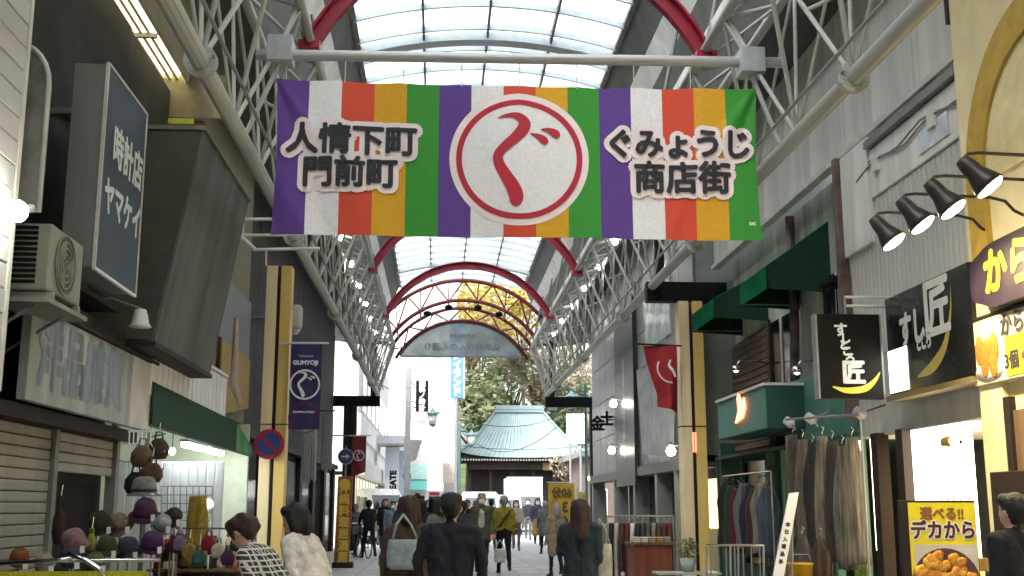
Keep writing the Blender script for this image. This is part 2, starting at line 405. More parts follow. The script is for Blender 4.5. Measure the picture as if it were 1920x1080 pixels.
for k, (y, l) in enumerate(((13.5, 'dark red arch rib springing across the roof just behind the banner'), (20.3, 'dark red arch rib hidden mostly behind the striped banner, second from front'), (27.1, 'dark red arch rib whose feet show right below the banner'), (33.9, 'dark red arch rib in front of the ribbed end gate'))):
    t = thing('arch_rib', l, 'arch', (XC, y, 7.2), 'red arch ribs across the arcade')
    arch(y, 2.48, 7.22, 8.73, .17, .13, RED, 'arch_beam', t)
    arch(y - .075, 2.56, 7.2, 8.84, .03, .2, RED, 'arch_flange', t)
    for s in (-1, 1): box('foot_plate', (XC + s * 2.38, y - .16, 7.1), (XC + s * 2.64, y + .16, 7.2), RED, t)

# ================================================================ END GATE
g = thing('gate_arch', 'maroon trussed double arch closing the far end of the arcade', 'arch', (XC, 41, 6))
def garc(y, apexpy, fx, fy, r, m=MAROON):
    zt = P(865, apexpy, Y=y).z; ft = P(fx, fy, Y=y); half = XC - ft.x
    pts = [Vector((XC + x, y, z)) for x, z in arcpts(half, ft.z, zt, 24)]
    tube('arch_chord', pts, r, m, g, 8); return pts
A1 = garc(40.6, 526, 722, 592, .075); A2 = garc(40.6, 563, 727, 640, .075)
A3 = garc(43.0, 578, 731, 655, .07); A4 = garc(43.0, 601, 742, 672, .06)
for A, B, mm in ((A1, A2, MAROON), (A3, A4, MAROON)):
    for k in range(0, 24, 4):
        rod('arch_web', A[k], B[k + 2], .03, mm, g); rod('arch_web', B[k + 2], A[k + 4], .03, mm, g)
for k in range(2, 24, 4): rod('arch_tie', A2[k], A3[k], .03, MAROON, g); rod('arch_tie', A1[k], A3[k], .022, MAROON, g)
for A in (A1, A2):
    for e in (0, -1): rod('arch_seat', A[e], (XC + (-1 if e == 0 else 1) * 3.1, A[e].y, A[e].z - .1), .04, MAROON, g)
for k in (7, 10, 14, 17): lathe('gate_floodlight', [(.05, -.1), (.14, -.06), (.14, .06), (.06, .1)], A2[k] + Vector((0, .6, -.12)), BLACK, g, 10)
TYM = translucent('gate_sign_sheet', (.40, .46, .47), .55, .22)
ty = thing('gate_sign', 'pale translucent half moon sign sheet in the end gate, lettering seen from behind', 'sign', (XC, 43.1, 7.2))
half = XC - P(750, 666, Y=43).x; zt = P(862, 604, Y=43).z; zb = P(745, 666, Y=43).z
prism('sign_sheet', [(XC + x, 43.08, z) for x, z in arcpts(half, zb, zt, 24)], (0, .03, 0), TYM, ty)
tube('sign_rim', [(XC + x, 43.08, z) for x, z in arcpts(half, zb, zt, 24)], .035, STEELD, ty)
box('sign_rail', (XC - half, 43.03, zb - .06), (XC + half, 43.13, zb - .001), STEELD, ty)
text('sign_lettering', '弘明寺かんのん通り', .33, (XC, 43.07, zb + .33), STEELD, ty, bold=.008, mirror=True)
text('sign_small_lettering', '弘明寺商店街', .17, (XC, 43.07, zb + .78), STEELD, ty, bold=.006, mirror=True)

# ================================================================ PILLARS
CREAM = mat('cream_pillar_enamel', (.76, .54, .17), .42, var=.08, scale=2, streak=True)
CREAM2 = mat('pale_cream_enamel', (.84, .70, .42), .42, var=.08, scale=2, streak=True)
STRIP = mat('plum_strip', (.12, .03, .06), .4)
DBROWN = mat('dark_brown_steel', (.028, .020, .017), .6, spec=.2)
def pillar(x, y, ztop, label, cols, beam, red=False):
    t = thing('arcade_pillar', label, 'pillar', (x, y, 0), 'arcade pillars')
    w = .225
    ca, cb, cs = cols
    box('pillar_plate', (x - w, y - .16, 0), (x - .032, y + .16, ztop), ca, t, .012)
    box('pillar_plate', (x + .032, y - .16, 0), (x + w, y + .16, ztop), cb, t, .012)
    box('pillar_core', (x - .032, y - .11, 0), (x + .032, y + .11, ztop - .01), cs, t)
    rod('groove_pipe', (x, y - .135, 0), (x, y - .135, ztop - .2), .018, DBROWN, t)
    for z in (2.9, .35): box('pillar_joint', (x - w - .006, y - .166, z), (x + w + .006, y + .166, z + .018), DBROWN, t)
    if red: box('red_marker_light', (x - .04, y - .15, 2.45), (x + .04, y - .112, 2.8), glow('red_marker', (1, .06, .02), 2.2), t)
    s = -1 if x < XC else 1
    if beam:
        box('support_beam', (XC + s * (BX - .1), y - .13, ztop), (x + s * .7, y + .13, ztop + .36), BLACK, t)
        box('beam_post', (XC + s * 3.2 - .09, y - .09, ztop + .36), (XC + s * 3.2 + .09, y + .09, 7.4), DBROWN, t)
    return t
pillar(-2.91, 20.3, 5.76, 'cream yellow arcade pillar with no parking disc beside the left shops', (CREAM2, CREAM, STRIP), False)
pillar(4.57, 20.3, 5.2, 'cream yellow arcade pillar with red marker light beside the red hanging flag', (CREAM2, CREAM, STRIP), True, True)
pillar(-3.15, 40.4, 5.0, 'dark brown arcade pillar at the open end beside the white building', (DBROWN, DBROWN, BLACK), True)
pillar(5.6, 40.4, 5.0, 'dark arcade pillar at the open end beside the grey tiled shop', (DBROWN, DBROWN, BLACK), True)
# bracket arms on the left pillar's head
t = thing('arm_bracket', 'pale tubular bracket arms reaching from the left shops to the truss above the cream pillar', 'bracket', (-2.9, 15, 5.3))
for (pa, pb, yy) in (((455, 411), (560, 411), 15.5), ((449, 441), (575, 441), 15.5), ((478, 468), (600, 466), 15.5)):
    rod('bracket_arm', P(*pa, Y=yy), P(*pb, Y=yy), .022, OFFW, t)
rod('bracket_link', P(449, 441, Y=15.5), P(478, 468, Y=15.5), .03, WHITE, t); rod('bracket_link', P(456, 411, Y=15.5), P(456, 441, Y=15.5), .012, OFFW, t)
rod('drop_rod', P(499, 468, Y=15.5), P(499, 498, Y=15.5), .012, OFFW, t)

# ================================================================ BANNER
BY = 12.1
bx0, bx1, bzt, bzb = -1.86, 3.58, 6.19, 4.395
bar = thing('banner_bar', 'weathered grey steel crossbar with box ends spanning the arcade above the banner', 'bar', (XC, BY, 6.5))
GALV = mat('galvanised_steel', (.42, .43, .43), .45, metal=.4, var=.25, scale=9)
rod('bar_tube', (-2.1, BY, 6.47), (3.9, BY, 6.53), .062, GALV, bar, 12)
for x in (-1.83, 3.53): box('end_box', (x - .14, BY - .15, 6.36), (x + .14, BY + .15, 6.66), mat('grey_box', (.36, .39, .41), .5), bar, .01)
for x in (-1.83, 3.53):
    s = -1 if x < XC else 1
    rod('end_strut', (x, BY, 6.6), (XC + s * 2.55, BY + .3, 7.2), .03, STEEL, bar); rod('end_strut', (x, BY, 6.4), (XC + s * 3.0, BY, 5.55), .03, STEEL, bar)
lathe('end_lamp', [(.01, -.05), (.04, -.03), (.05, .01), (.02, .05)], P(509, 96, Y=12), LAMPW, bar, 10)
def fold(x, z):
    u = (x - bx0) / (bx1 - bx0); v = (z - bzb) / (bzt - bzb)
    d = .034 * math.sin(u * 13 + 1.5 * v) * (1 - .6 * v) + .012 * math.sin(u * 41 + 3 * v)
    for ux, s in ((0, 1), (1, -1)):                        # tension creases running in from the top corners
        du = abs(u - ux) * 3.0; dv = 1 - v
        if du + dv > 0:
            a = math.atan2(dv, du); rr = math.hypot(du, dv); d += .048 * math.exp(-((a - .95) / .13) ** 2) * math.exp(-rr * 1.6) - .05 * math.exp(-((a - 1.25) / .1) ** 2) * math.exp(-rr * 1.8)
    d += .03 * math.exp(-((u - .825 - .1 * (v - .15)) / .012) ** 2) * math.exp(-((v - .12) / .14) ** 2)
    return -d * .8
def sag(u): return -.025 * math.sin(math.pi * u) - .014 * abs(math.sin(8 * math.pi * u))
cloth = [mat('banner_' + n, c, .75, var=.08, scale=30) for n, c in (('purple', (.10, .045, .26)), ('white', (.74, .74, .76)), ('red', (.60, .07, .035)), ('gold', (.62, .33, .015)), ('green', (.035, .27, .03)))]
NX, NZ = 150, 44; V = []; Fc = []; mi = []
for j in range(NZ + 1):
    for i in range(NX + 1):
        u, v = i / NX, j / NZ; x = bx0 + (bx1 - bx0) * u; z = bzb + (bzt - bzb) * v
        inset = .03 * math.sin(math.pi * v)
        x += inset * (1 - 2 * u) * (1 if abs(u - .5) > .45 else 0)
        V.append((x, BY + fold(x, z), z + sag(u) * v + .016 * u))
for j in range(NZ):
    for i in range(NX):
        a = j * (NX + 1) + i; Fc.append((a, a + 1, a + NX + 2, a + NX + 1)); mi.append((i * 15 // NX) % 5)
ban = thing('banner', 'wide striped cloth banner with red circle emblem and brushed lettering hung across the arcade', 'banner', (XC, BY, bzb))
bo = mo('cloth', V, Fc, cloth, ban, True, mi)
def bwarp(dp):
    return lambda p: Vector((p.x, p.y + fold(p.x, p.z) - dp, p.z + .016 * ((p.x - bx0) / (bx1 - bx0)) + sag((p.x - bx0) / (bx1 - bx0)) * ((p.z - bzb) / (bzt - bzb))))
bw, bh = bx1 - bx0, bzt - bzb
def bp(px, py):     # banner coordinates from fractions of the printed face
    u = (px - 514) / 903.; v = 1 - (py - 158 - 12 * u) / 288.
    return Vector((bx0 + bw * u, BY, bzb + bh * v))
INK = mat('banner_ink', (.028, .028, .035), .8, var=.1); BRED = mat('banner_crimson', (.42, .022, .045), .75, var=.1)
PINKW = mat('banner_halo', (.80, .70, .70), .75, var=.05)
def ring(name, c, r0, r1, m, dp, n=64):
    V = []; Fc = []; K = 6; wf = bwarp(dp)
    for k in range(K + 1):
        for i in range(n):
            a = 2 * math.pi * i / n; r = r0 + (r1 - r0) * k / K; V.append(wf(c + Vector((r * math.cos(a), 0, r * math.sin(a)))))
    for k in range(K):
        for i in range(n): j = (i + 1) % n; Fc.append((k * n + i, k * n + j, (k + 1) * n + j, (k + 1) * n + i))
    return mo(name, V, Fc, m, ban, True)
cc = bp(965, 305)
ring('emblem_halo', cc, .0004, .782, PINKW, .005); ring('emblem_ground', cc, .0004, .66, cloth[1], .009); ring('emblem_ring', cc, .642, .708, BRED, .012)
GU(ban, BRED, (1, 0, 0), (0, 0, 1), cc + Vector((.0, 0, .0)), 1.10, warp=bwarp(.014))
for body, px, py, size, sx in (('人情下町', 655, 275, .37, .98), ('門前町', 653, 336, .37, .95), ('ぐみょうじ', 1264, 280, .36, .93), ('商店街', 1270, 345, .39, .95)):
    c = bp(px, py)
    text('lettering_halo', body, size, c + Vector((0, 0, 0)), PINKW, ban, bold=.075, warp=bwarp(.011), sx=sx)
for body, px, py, size, sx in (('人情下町', 655, 275, .37, .98), ('門前町', 653, 336, .37, .95), ('ぐみょうじ', 1264, 280, .36, .93), ('商店街', 1270, 345, .39, .95)):
    text('lettering', body, size, bp(px, py), INK, ban, bold=.014, warp=bwarp(.03), sx=sx)
text('maker_mark', 'DIC', .045, bp(1400, 428), cloth[1], ban, bold=.004, warp=bwarp(.006))
for k in range(9):
    x = bx0 + .1 + (bw - .2) * k / 8; z = bzt + sag((x - bx0) / bw) + .016 * (x - bx0) / bw
    rod('tie_cord', (x, BY, z - .02), (x, BY, 6.47), .006, OFFW, ban, 6)
# ---- unseen roof and shop blocks behind the camera, added to shut out sky
for s, lab in ((-1, 'plain unseen block on the left, added to cut sky light from behind the camera'), (1, 'plain unseen block on the right, added to cut sky light from behind the camera')):
    t = thing('sky_blocker', lab, 'building', (XC + s * 8, -20, 0)); box('wall', (XC + s * 4.1, -60, 0), (XC + s * 12, 1.4 if s > 0 else -2.1, 8.2), mat('sky_blocker_wall', (.28, .27, .25), .8, var=.2), t)
    for k in range(8): box('shop_window', (XC + s * 4.02, -58 + 7 * k, .3), (XC + s * 4.09, -53 + 7 * k, 2.6), GLASSD, t)
V = []; Fc = []
for k in range(9):
    x = -SK_HALF + 2 * SK_HALF * k / 8; V += [(XC + x, -60, vz(x)), (XC + x, -10, vz(x))]
for k in range(8): Fc.append((2 * k, 2 * k + 2, 2 * k + 3, 2 * k + 1))
mo('roof_sheet', V, Fc, PANE, roof)
for s in (-1, 1):
    for i in range(4):
        (a, za), (b, zb) = SEC[i], SEC[i + 1]
        prism('roof_panel', [(XC + s * a, -60, za), (XC + s * b, -60, zb), (XC + s * b, -10.11, zb), (XC + s * a, -10.11, za)], (0, 0, .04) if i != 3 else (0, 0, .05), secm[i], roof)

# ================================================================ LEFT SIDE
DARKW = mat('dark_stained_wall', (.048, .05, .05), .9, var=.3, scale=2, bump=.2)
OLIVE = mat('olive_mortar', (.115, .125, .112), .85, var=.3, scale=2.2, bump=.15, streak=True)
OLIVE_SHADE = mat('olive_mortar_shaded', (.075, .08, .065), .85, var=.2, scale=2.2, bump=.15)  # darker copy of the mortar: shade put into the side's colour
SIDING = mat('white_siding', (.50, .50, .50), .55, var=.1, scale=2)
SHUT = mat('shutter_steel', (.31, .305, .26), .5, var=.16, scale=3, streak=True)
BRN = mat('brown_wood', (.16, .10, .055), .7, var=.25, scale=8, streak=True)
# --- white sided shop nearest on the left
XL = -2.93
t = thing('sided_shop', 'shop front of white horizontal siding boards at the left edge of the picture', 'building', (-4.2, 5, 0))
box('wall', (-7, -2, 0), (XL - .05, 7.66, 8.0), DARKW, t)
for k in range(32):
    z = 2.24 + k * .172
    box('siding_board', (XL - .045, -1.5, z), (XL + .004 * (k % 2), 7.68, z + .163), SIDING, t, .006)
box('corner_trim', (XL - .06, 7.665, 2.24), (XL + .012, 7.72, 7.8), OFFW, t)
box('sill_beam', (XL - .3, -1.5, 2.1), (XL - .05, 7.7, 2.235), DBROWN, t)
box('corner_post', (XL - .35, 7.2, 0), (XL - .1, 7.6, 2.1), BLACK, t)
# flood lamp with arm
c = P(30, 396, X=-2.78)
t = thing('flood_lamp', 'lit round bulb lamp on a short arm against the white siding', 'lamp', c)
lathe('bulb', [(.01, -.08), (.05, -.065), (.075, -.01), (.06, .05), (.03, .075)], c, glow('flood_bulb', (1, .96, .82), 22), t, 14, axis=(.15, -.9, -.25))
rod('lamp_neck', c + Vector((-.01, .07, .02)), c + Vector((.0, .26, .09)), .03, OFFW, t, 10)
rod('lamp_arm', c + Vector((.0, .26, .09)), c + Vector((-.16, .3, .1)), .015, OFFW, t)
# --- shuttered shop
t = thing('shuttered_shop', 'dark old shop with roll shutters under a faded white and blue sign', 'building', (-4.5, 10, 0))
box('wall', (-7, 7.75, 0), (-3.72, 12.9, 7.1), DARKW, t)
box('lintel', (-3.72, 7.75, 3.12), (-3.3, 12.95, 3.26), DBROWN, t); box('sign_ledge', (-3.7, 7.75, 2.18), (-3.36, 12.9, 2.3), DBROWN, t)
z = .02; k = 0
while z < 2.16:
    box('shutter_slat', (-3.56, 8.55, z), (-3.53 + .004 * (k % 2), 10.62, z + .088), SHUT, t, .012)
    if z > 1.72: box('shutter_slat', (-3.56, 10.74, z), (-3.53 + .004 * (k % 2), 12.6, z + .088), SHUT, t, .012)
    z += .094; k += 1
for y in (8.46, 10.68, 12.68): box('shutter_post', (-3.6, y - .055, 0), (-3.49, y + .055, 2.18), mat('zinc', (.2, .2, .18), .5), t)
box('painted_dark_opening', (-3.72, 10.74, .02), (-3.66, 12.6, 1.72), BLACK, t)  # black sheet stands for the shade inside the open bay
# faded sign board
fs = thing('faded_sign', 'faded white sign board with washed out blue lettering above the shutters', 'sign', (-3.3, 11, 2.3))
FADE = mat('faded_sign_white', (.38, .42, .41), .6, var=.3, scale=3, streak=True)
FADB = mat('faded_sign_blue', (.25, .30, .36), .6, var=.45, scale=7, streak=True)
a, b_, c_, d_ = P(60, 603, X=-3.28), P(291, 690, X=-3.28), P(286, 812, X=-3.28), P(44, 752, X=-3.28)
ya, yb = a.y, b_.y
box('board', (-3.36, ya, 2.32), (-3.28, yb - .95, 3.08), FADE, fs, .008); box('end_board', (-3.36, yb - .945, 2.32), (-3.275, yb, 3.08), OFFW, fs, .008)
box('board_cap', (-3.4, ya - .02, 3.085), (-3.24, yb + .03, 3.12), DBROWN, fs)
text('sign_lettering', '洋品雑貨', .62, (-3.28, (ya + yb - 1.0) / 2 - .05, 2.70), FADB, fs, right=(0, 1, 0), bold=.03, sx=1.02)
# --- AC outdoor unit
t = thing('air_conditioner', 'cream air conditioner outdoor unit with round fan on a wall bracket', 'air conditioner', (-3.1, 8.8, 3.08))
ACM = mat('aged_cream_enamel', (.26, .26, .215), .5, var=.15)
ax, ay0, ay1, az0, az1 = -2.98, 8.62, 9.40, 3.10, 3.62
box('case', (ax - .36, ay0, az0), (ax, ay1, az1), ACM, t, .02)
for k in range(11): box('coil_fin', (ax - .33, ay0 - .014, az0 + .05 + k * .042), (ax - .1, ay0 - .002, az0 + .075 + k * .042), BLACK, t)
disc('fan_well', (ax + .002, (ay0 + ay1) / 2 - .05, (az0 + az1) / 2), .235, mat('fan_well', (.09, .08, .07), .6), t, right=(0, 1, 0), th=.006)
for r in (.24, .19, .14, .09, .04): disc('fan_guard_ring', (ax + .009, (ay0 + ay1) / 2 - .05, (az0 + az1) / 2), r, ACM, t, right=(0, 1, 0), th=.008, r0=r - .009)
for k in range(3):
    A = 2.1 * k; cy, cz = (ay0 + ay1) / 2 - .05, (az0 + az1) / 2
    prism('fan_blade', [(ax + .0085, cy + .03 * math.cos(A), cz + .03 * math.sin(A)), (ax + .0085, cy + .2 * math.cos(A - .4), cz + .2 * math.sin(A - .4)), (ax + .0085, cy + .2 * math.cos(A + .5), cz + .2 * math.sin(A + .5))], (.004, 0, 0), mat('fan_blade', (.2, .17, .12), .6), t)
for y in (ay0 + .08, ay1 - .08):
    box('bracket', (-3.72, y - .025, az0 - .06), (ax + .02, y + .025, az0 - .002), STEELD, t); rod('bracket_stay', (ax - .05, y, az0 - .06), (-3.7, y, az0 - .5), .015, STEELD, t)
box('bracket_tray', (ax - .4, ay0 - .05, az0 - .1), (ax + .03, ay1 + .12, az0 - .062), mat('rusty_tray', (.28, .25, .2), .7), t)
# round topped board behind the siding
t = thing('arched_sign', 'grey round topped board standing out behind the white siding', 'sign', (-3.2, 8.35, 3.6))
pts = [(-3.5, 8.32, 3.64), (-2.99, 8.32, 3.64)] + [(-3.245 + .255 * math.cos(q * math.pi / 12), 8.32, 4.62 + .33 * math.sin(q * math.pi / 12)) for q in range(13)]
prism('board', pts, (0, .07, 0), mat('grey_board', (.30, .30, .27), .7, var=.3, scale=4), t)
tube('board_rim', pts + [pts[0]], .022, OFFW, t, 6)
# --- blue vertical sign
a = P(205, 112, X=-3.0); b_ = P(275, 222, X=-3.0); zt = (a.z + b_.z) / 2; zb = P(172, 497, X=-3.0).z
t = thing('vertical_sign', 'tall slate blue box sign with vertical pale lettering on the dark left shop', 'sign', (-3.15, a.y, zb))
SLATE = mat('slate_blue_panel', (.026, .052, .072), .5, var=.12, scale=2); GREYS = mat('sign_side_grey', (.20, .21, .20), .6, var=.12, streak=True)
box('case', (-3.3, a.y, zb), (-3.012, b_.y, zt), GREYS, t, .006); box('face_panel', (-3.011, a.y + .012, zb + .012), (-3.0, b_.y - .012, zt - .012), SLATE, t)
box('edge_trim', (-3.02, a.y - .012, zb - .012), (-2.99, a.y + .01, zt + .012), OFFW, t); box('edge_trim', (-3.02, b_.y - .01, zb - .012), (-2.99, b_.y + .012, zt + .012), OFFW, t)
box('edge_trim', (-3.02, a.y, zb - .02), (-2.99, b_.y, zb + .004), WHITE, t); box('edge_trim', (-3.02, a.y, zt - .004), (-2.99, b_.y, zt + .014), OFFW, t)
PALEL = mat('pale_lettering', (.62, .72, .70), .5)
my = (a.y + b_.y) / 2
text('sign_lettering', '時計店', .40, (-3.0, my + .12, zb + 1.19), PALEL, t, right=(0, 1, 0), bold=.014, vertical=False, sx=.85)
text('sign_lettering', 'ヤマケイ', .36, (-3.0, my + .06, zb + .68), PALEL, t, right=(0, 1, 0), bold=.014, sx=.85)
for zz in (zb + .3, zt - .3): box('sign_bracket', (-3.75, a.y + .5, zz), (-3.3, a.y + .56, zz + .06), STEELD, t)
box('hood', (-3.7, a.y - .3, zb - .14), (-3.2, b_.y + .2, zb - .1), DBROWN, t)
# --- olive mortar building with overhanging slanted face
t = thing('mortar_building', 'olive grey mortar building whose upper face leans out over the street', 'building', (-4.5, 13.4, 0))
q = [P(383, 245, Y=12.0), P(290, 640, Y=12.0)]
xt, ztp, xb, zbt = q[0].x, q[0].z, q[1].x, q[1].z
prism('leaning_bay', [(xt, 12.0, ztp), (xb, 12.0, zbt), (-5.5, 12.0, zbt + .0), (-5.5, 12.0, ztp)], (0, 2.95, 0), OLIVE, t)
prism('bay_side_shade', [(xt - .03, 11.985, ztp - .02), (xb - .03, 11.985, zbt + .02), (-5.4, 11.985, zbt + .02), (-5.4, 11.985, ztp - .02)], (0, .012, 0), OLIVE_SHADE, t)
prism('bay_soffit', [(xb + .02, 11.96, zbt - .06), (xb + .02, 14.98, zbt - .06), (-5.5, 14.98, zbt - .06), (-5.5, 11.96, zbt - .06)], (0, 0, .055), DBROWN, t)
box('upper_wall', (-6, 13.0, ztp), (-3.75, 20.0, 7.1), DARKW, t)
box('bay_cap', (-5.5, 11.97, ztp + .002), (xt + .03, 14.97, ztp + .05), mat('moss_cap', (.16, .17, .10), .8), t)
# bell shaped lamp shade
c = P(263, 597, X=-3.05)
t = thing('lamp_shade', 'unlit pale bell shaped lamp shade in front of the olive mortar wall', 'lamp', c)
lathe('shade', [(.015, .10), (.055, .09), (.075, .03), (.09, -.05), (.115, -.085), (.112, -.09)], c, OFFW, t, 16)
rod('shade_arm', c + Vector((0, 0, .1)), c + Vector((-.3, 0, .2)), .012, STEELD, t); rod('shade_arm', c + Vector((-.3, 0, .2)), c + Vector((-.62, 0, .18)), .012, STEELD, t)
# eave box and beige panel high up
t = thing('upper_facade', 'beige panelled upper storey with warm timber slats beneath the eave on the left', 'building', (-3.6, 17.5, 3))
BEIGE = mat('beige_panel', (.22, .20, .13), .7, var=.15)
box('wall', (-5.6, 15.02, 2.9), (-3.42, 20.1, 7.6), BEIGE, t)
for k in range(9):
    y = 15.3 + k * .3; z1 = 6.6
    box('timber_slat', (-3.41, y, 5.1 - .02 * (k % 3)), (-3.33, y + .17, z1), mat('warm_timber', (.42, .25, .09), .6, var=.25, streak=True), t, .01)
box('slat_rail', (-3.44, 15.05, 6.6), (-3.28, 18.2, 6.7), BRN, t)
box('eave_panel', (-4.6, 14.99, 6.72), (-3.0, 15.0, 7.35), BEIGE, t); box('eave_sign_strip', (-4.4, 14.96, 6.62), (-3.4, 14.985, 6.7), mat('lime_strip', (.42, .50, .06), .5), t)
box('blue_grey_panel', (-3.415, 16.6, 4.05), (-3.37, 20.05, 5.05), mat('blue_grey', (.20, .24, .27), .5, streak=True), t)
box('window_glass', (-3.415, 15.1, 3.1), (-3.39, 16.3, 4.5), GLASSD, t)
for y in (15.1, 15.7, 16.3): box('window_bar', (-3.39, y - .025, 3.1), (-3.365, y + .025, 4.5), DBROWN, t)
box('painted_sky_patch', (-3.40, 17.0, 5.1), (-3.36, 17.9, 5.5), mat('sky_patch_white', (.8, .8, .78), .6), t)  # solid white panel painted in for bright sky between the walls
for k in range(16):      # tan corrugated sheet hung beside the pillar
    y = 17.4 + k * .16; box('corrugated_rib', (-3.37, y, 2.85 + .02 * k), (-3.32, y + .125, 4.02), mat('tan_sheet', (.40, .29, .12), .6, var=.15, streak=True), t, .02)
tube('hanging_cover', [P(443, 596, Y=16.6), P(441, 660, Y=16.6), P(438, 720, Y=16.6), P(452, 762, Y=16.6)], [.03, .05, .07, .03], mat('pinkish_canvas', (.42, .34, .28), .8), t)
# white corrugated balcony front
bc = thing('balcony_front', 'white ribbed balcony panel above the green awning', 'balcony', (-3.3, 15, 2.9))
for k in range(17):
    y = 12.98 + k * .27
    if y < 15: z1 = 3.15
    else: z1 = 3.42
    box('balcony_slat', (-3.30, y, 2.72), (-3.26, y + .225, z1), mat('balcony_white', (.85, .85, .86), .5, var=.05), bc, .015)
box('balcony_rail', (-3.31, 15.1, 3.43), (-3.24, 17.5, 3.47), WHITE, bc)
# --- shop with the green awning
GREENA = mat('dark_green_canvas', (.012, .060, .028), .75, var=.2, scale=5); GREENL = translucent('pale_green_canvas', (.20, .36, .24), .5, .0)
aw = thing('green_awning', 'long dark green canvas awning over the lit hat shop', 'awning', (-3.3, 16.5, 2.3))
x0, x1 = -3.25, -4.2
prism('canopy', [(x0, 13.02, 2.86), (x0, 18.4, 2.80), (x1, 18.4, 3.05), (x1, 13.02, 3.05)], (0, 0, .02), GREENA, aw)
prism('valance', [(x0, 13.02, 2.40), (x0, 18.4, 2.36), (x0, 18.4, 2.80), (x0, 13.02, 2.86)], (.015, 0, 0), GREENA, aw)
prism('valance_end', [(x0, 18.42, 2.36), (x0, 20.0, 2.36), (x0, 20.0, 2.5), (x0, 18.42, 2.80)], (.015, 0, 0), GREENL, aw)
prism('canopy_end', [(x0, 18.42, 2.80), (x0, 20.0, 2.5), (x1, 20.0, 2.9), (x1, 18.42, 3.05)], (0, 0, .015), GREENL, aw)
rod('front_rail', (x0 - .02, 13.02, 2.39), (x0 - .02, 20.0, 2.35), .016, STEELD, aw)
hs_ = thing('hat_shop', 'open fronted hat shop with pale green lit walls beneath the green awning', 'building', (-4.5, 16.5, 0))
PGW = mat('pale_green_wall', (.60, .66, .52), .8, var=.08)
box('back_wall', (-6.6, 13.0, 0), (-6.5, 20, 2.9), PGW, hs_); box('side_wall', (-6.5, 20.0, 0), (-3.3, 20.1, 2.9), PGW, hs_); box('near_wall', (-6.5, 12.9, 0), (-3.75, 13.0, 2.9), PGW, hs_)
box('ceiling', (-6.6, 12.9, 2.86), (-4.21, 20.1, 2.9), OFFW, hs_); box('floor', (-6.6, 13.0, .01), (-3.3, 20, .06), STEELD, hs_)
box('upper_band', (-4.4, 12.9, 2.9), (-3.75, 20.1, 3.2), DARKW, hs_)
RIBW = mat('white_ribbed_sheet', (.66, .70, .74), .4, var=.05)
for k in range(13): box('partition_panel', (-4.9 + k * .13, 17.4, 0), (-4.9 + k * .13 + .118, 17.45, 2.15), RIBW, hs_, .012)
box('door_post', (-4.32, 15.3, 0), (-4.24, 15.4, 2.86), STEELD, hs_)
for i, (pa, pb) in enumerate((((346, 826), (381, 834)), ((390, 839), (415, 849)))):
    a = P(*pa, X=-3.7); b_ = P(*pb, X=-3.7)
    tl = thing('tube_light', ('nearer' if i == 0 else 'farther') + ' of two lit fluorescent tubes under the green awning', 'lamp', a, 'tubes under the green awning')
    box('tube', (a.x - .05, a.y, 2.34), (a.x + .05, b_.y, 2.40), glow('fluorescent', (.95, 1, .97), 11), tl, .02); box('fitting', (a.x - .07, a.y - .03, 2.41), (a.x + .07, b_.y + .03, 2.45), WHITE, tl)
    for yy in (a.y + .1, b_.y - .1): rod('hanger_rod', (a.x, yy, 2.45), (a.x, yy, 2.86), .008, STEELD, tl)
c = P(323, 847, X=-4.0)
tl = thing('shop_bulb', 'small round lit bulb on the pale green wall behind the hanging bags', 'lamp', c)
lathe('bulb', [(.01, -.05), (.045, -.02), (.045, .02), (.02, .06)], c, glow('bulb_soft', (1, .98, .85), 9), tl, 12); rod('cord', c + Vector((0, 0, .05)), (c.x, c.y, 2.86), .006, BLACK, tl)
wr = thing('wire_grid_rack', 'thin wire grid display rack standing inside the lit hat shop', 'rack', (-3.9, 15.0, 0))
for k in range(9): rod('grid_wire', P(302 + k * 12, 912, Y=14.2), P(302 + k * 12, 1000, Y=14.2), .006, STEELD, wr, 6)
for k in range(6): rod('grid_wire', P(302, 912 + k * 16, Y=14.2), P(398, 912 + k * 16, Y=14.2), .006, STEELD, wr, 6)
for px in (302, 398): a = P(px, 1000, Y=14.2); rod('grid_leg', a, (a.x, a.y, .06), .01, STEELD, wr)

# --- dark shop beyond the pillar
t = thing('dark_boutique', 'dark fronted clothes shop beyond the left cream pillar', 'building', (-4.2, 29, 0))
DGREY = mat('charcoal_cladding', (.026, .028, .032), .75, var=.3, scale=2, streak=True)
box('wall', (-7, 20.6, 0), (-3.75, 40, 7.9), DGREY, t)
for k in range(18):
    y = 20.7 + k * 1.06; box('cladding_panel', (-3.75, y, 2.9), (-3.70, y + 1.03, 7.4), DGREY, t, .01)
for k, y in enumerate((21.2, 24.4, 27.6, 30.8, 34.0, 37.2)):
    box('window_glass', (-3.75, y, .3), (-3.69, y + 2.6, 2.6), GLASSD, t); box('window_frame', (-3.75, y + 2.6, 0), (-3.62, y + 3.2, 2.75), DBROWN, t)
box('cornice', (-3.8, 20.6, 2.75), (-3.5, 40, 2.9), DBROWN, t)
CURT = mat('pale_cloth', (.45, .45, .45), .9, var=.1)
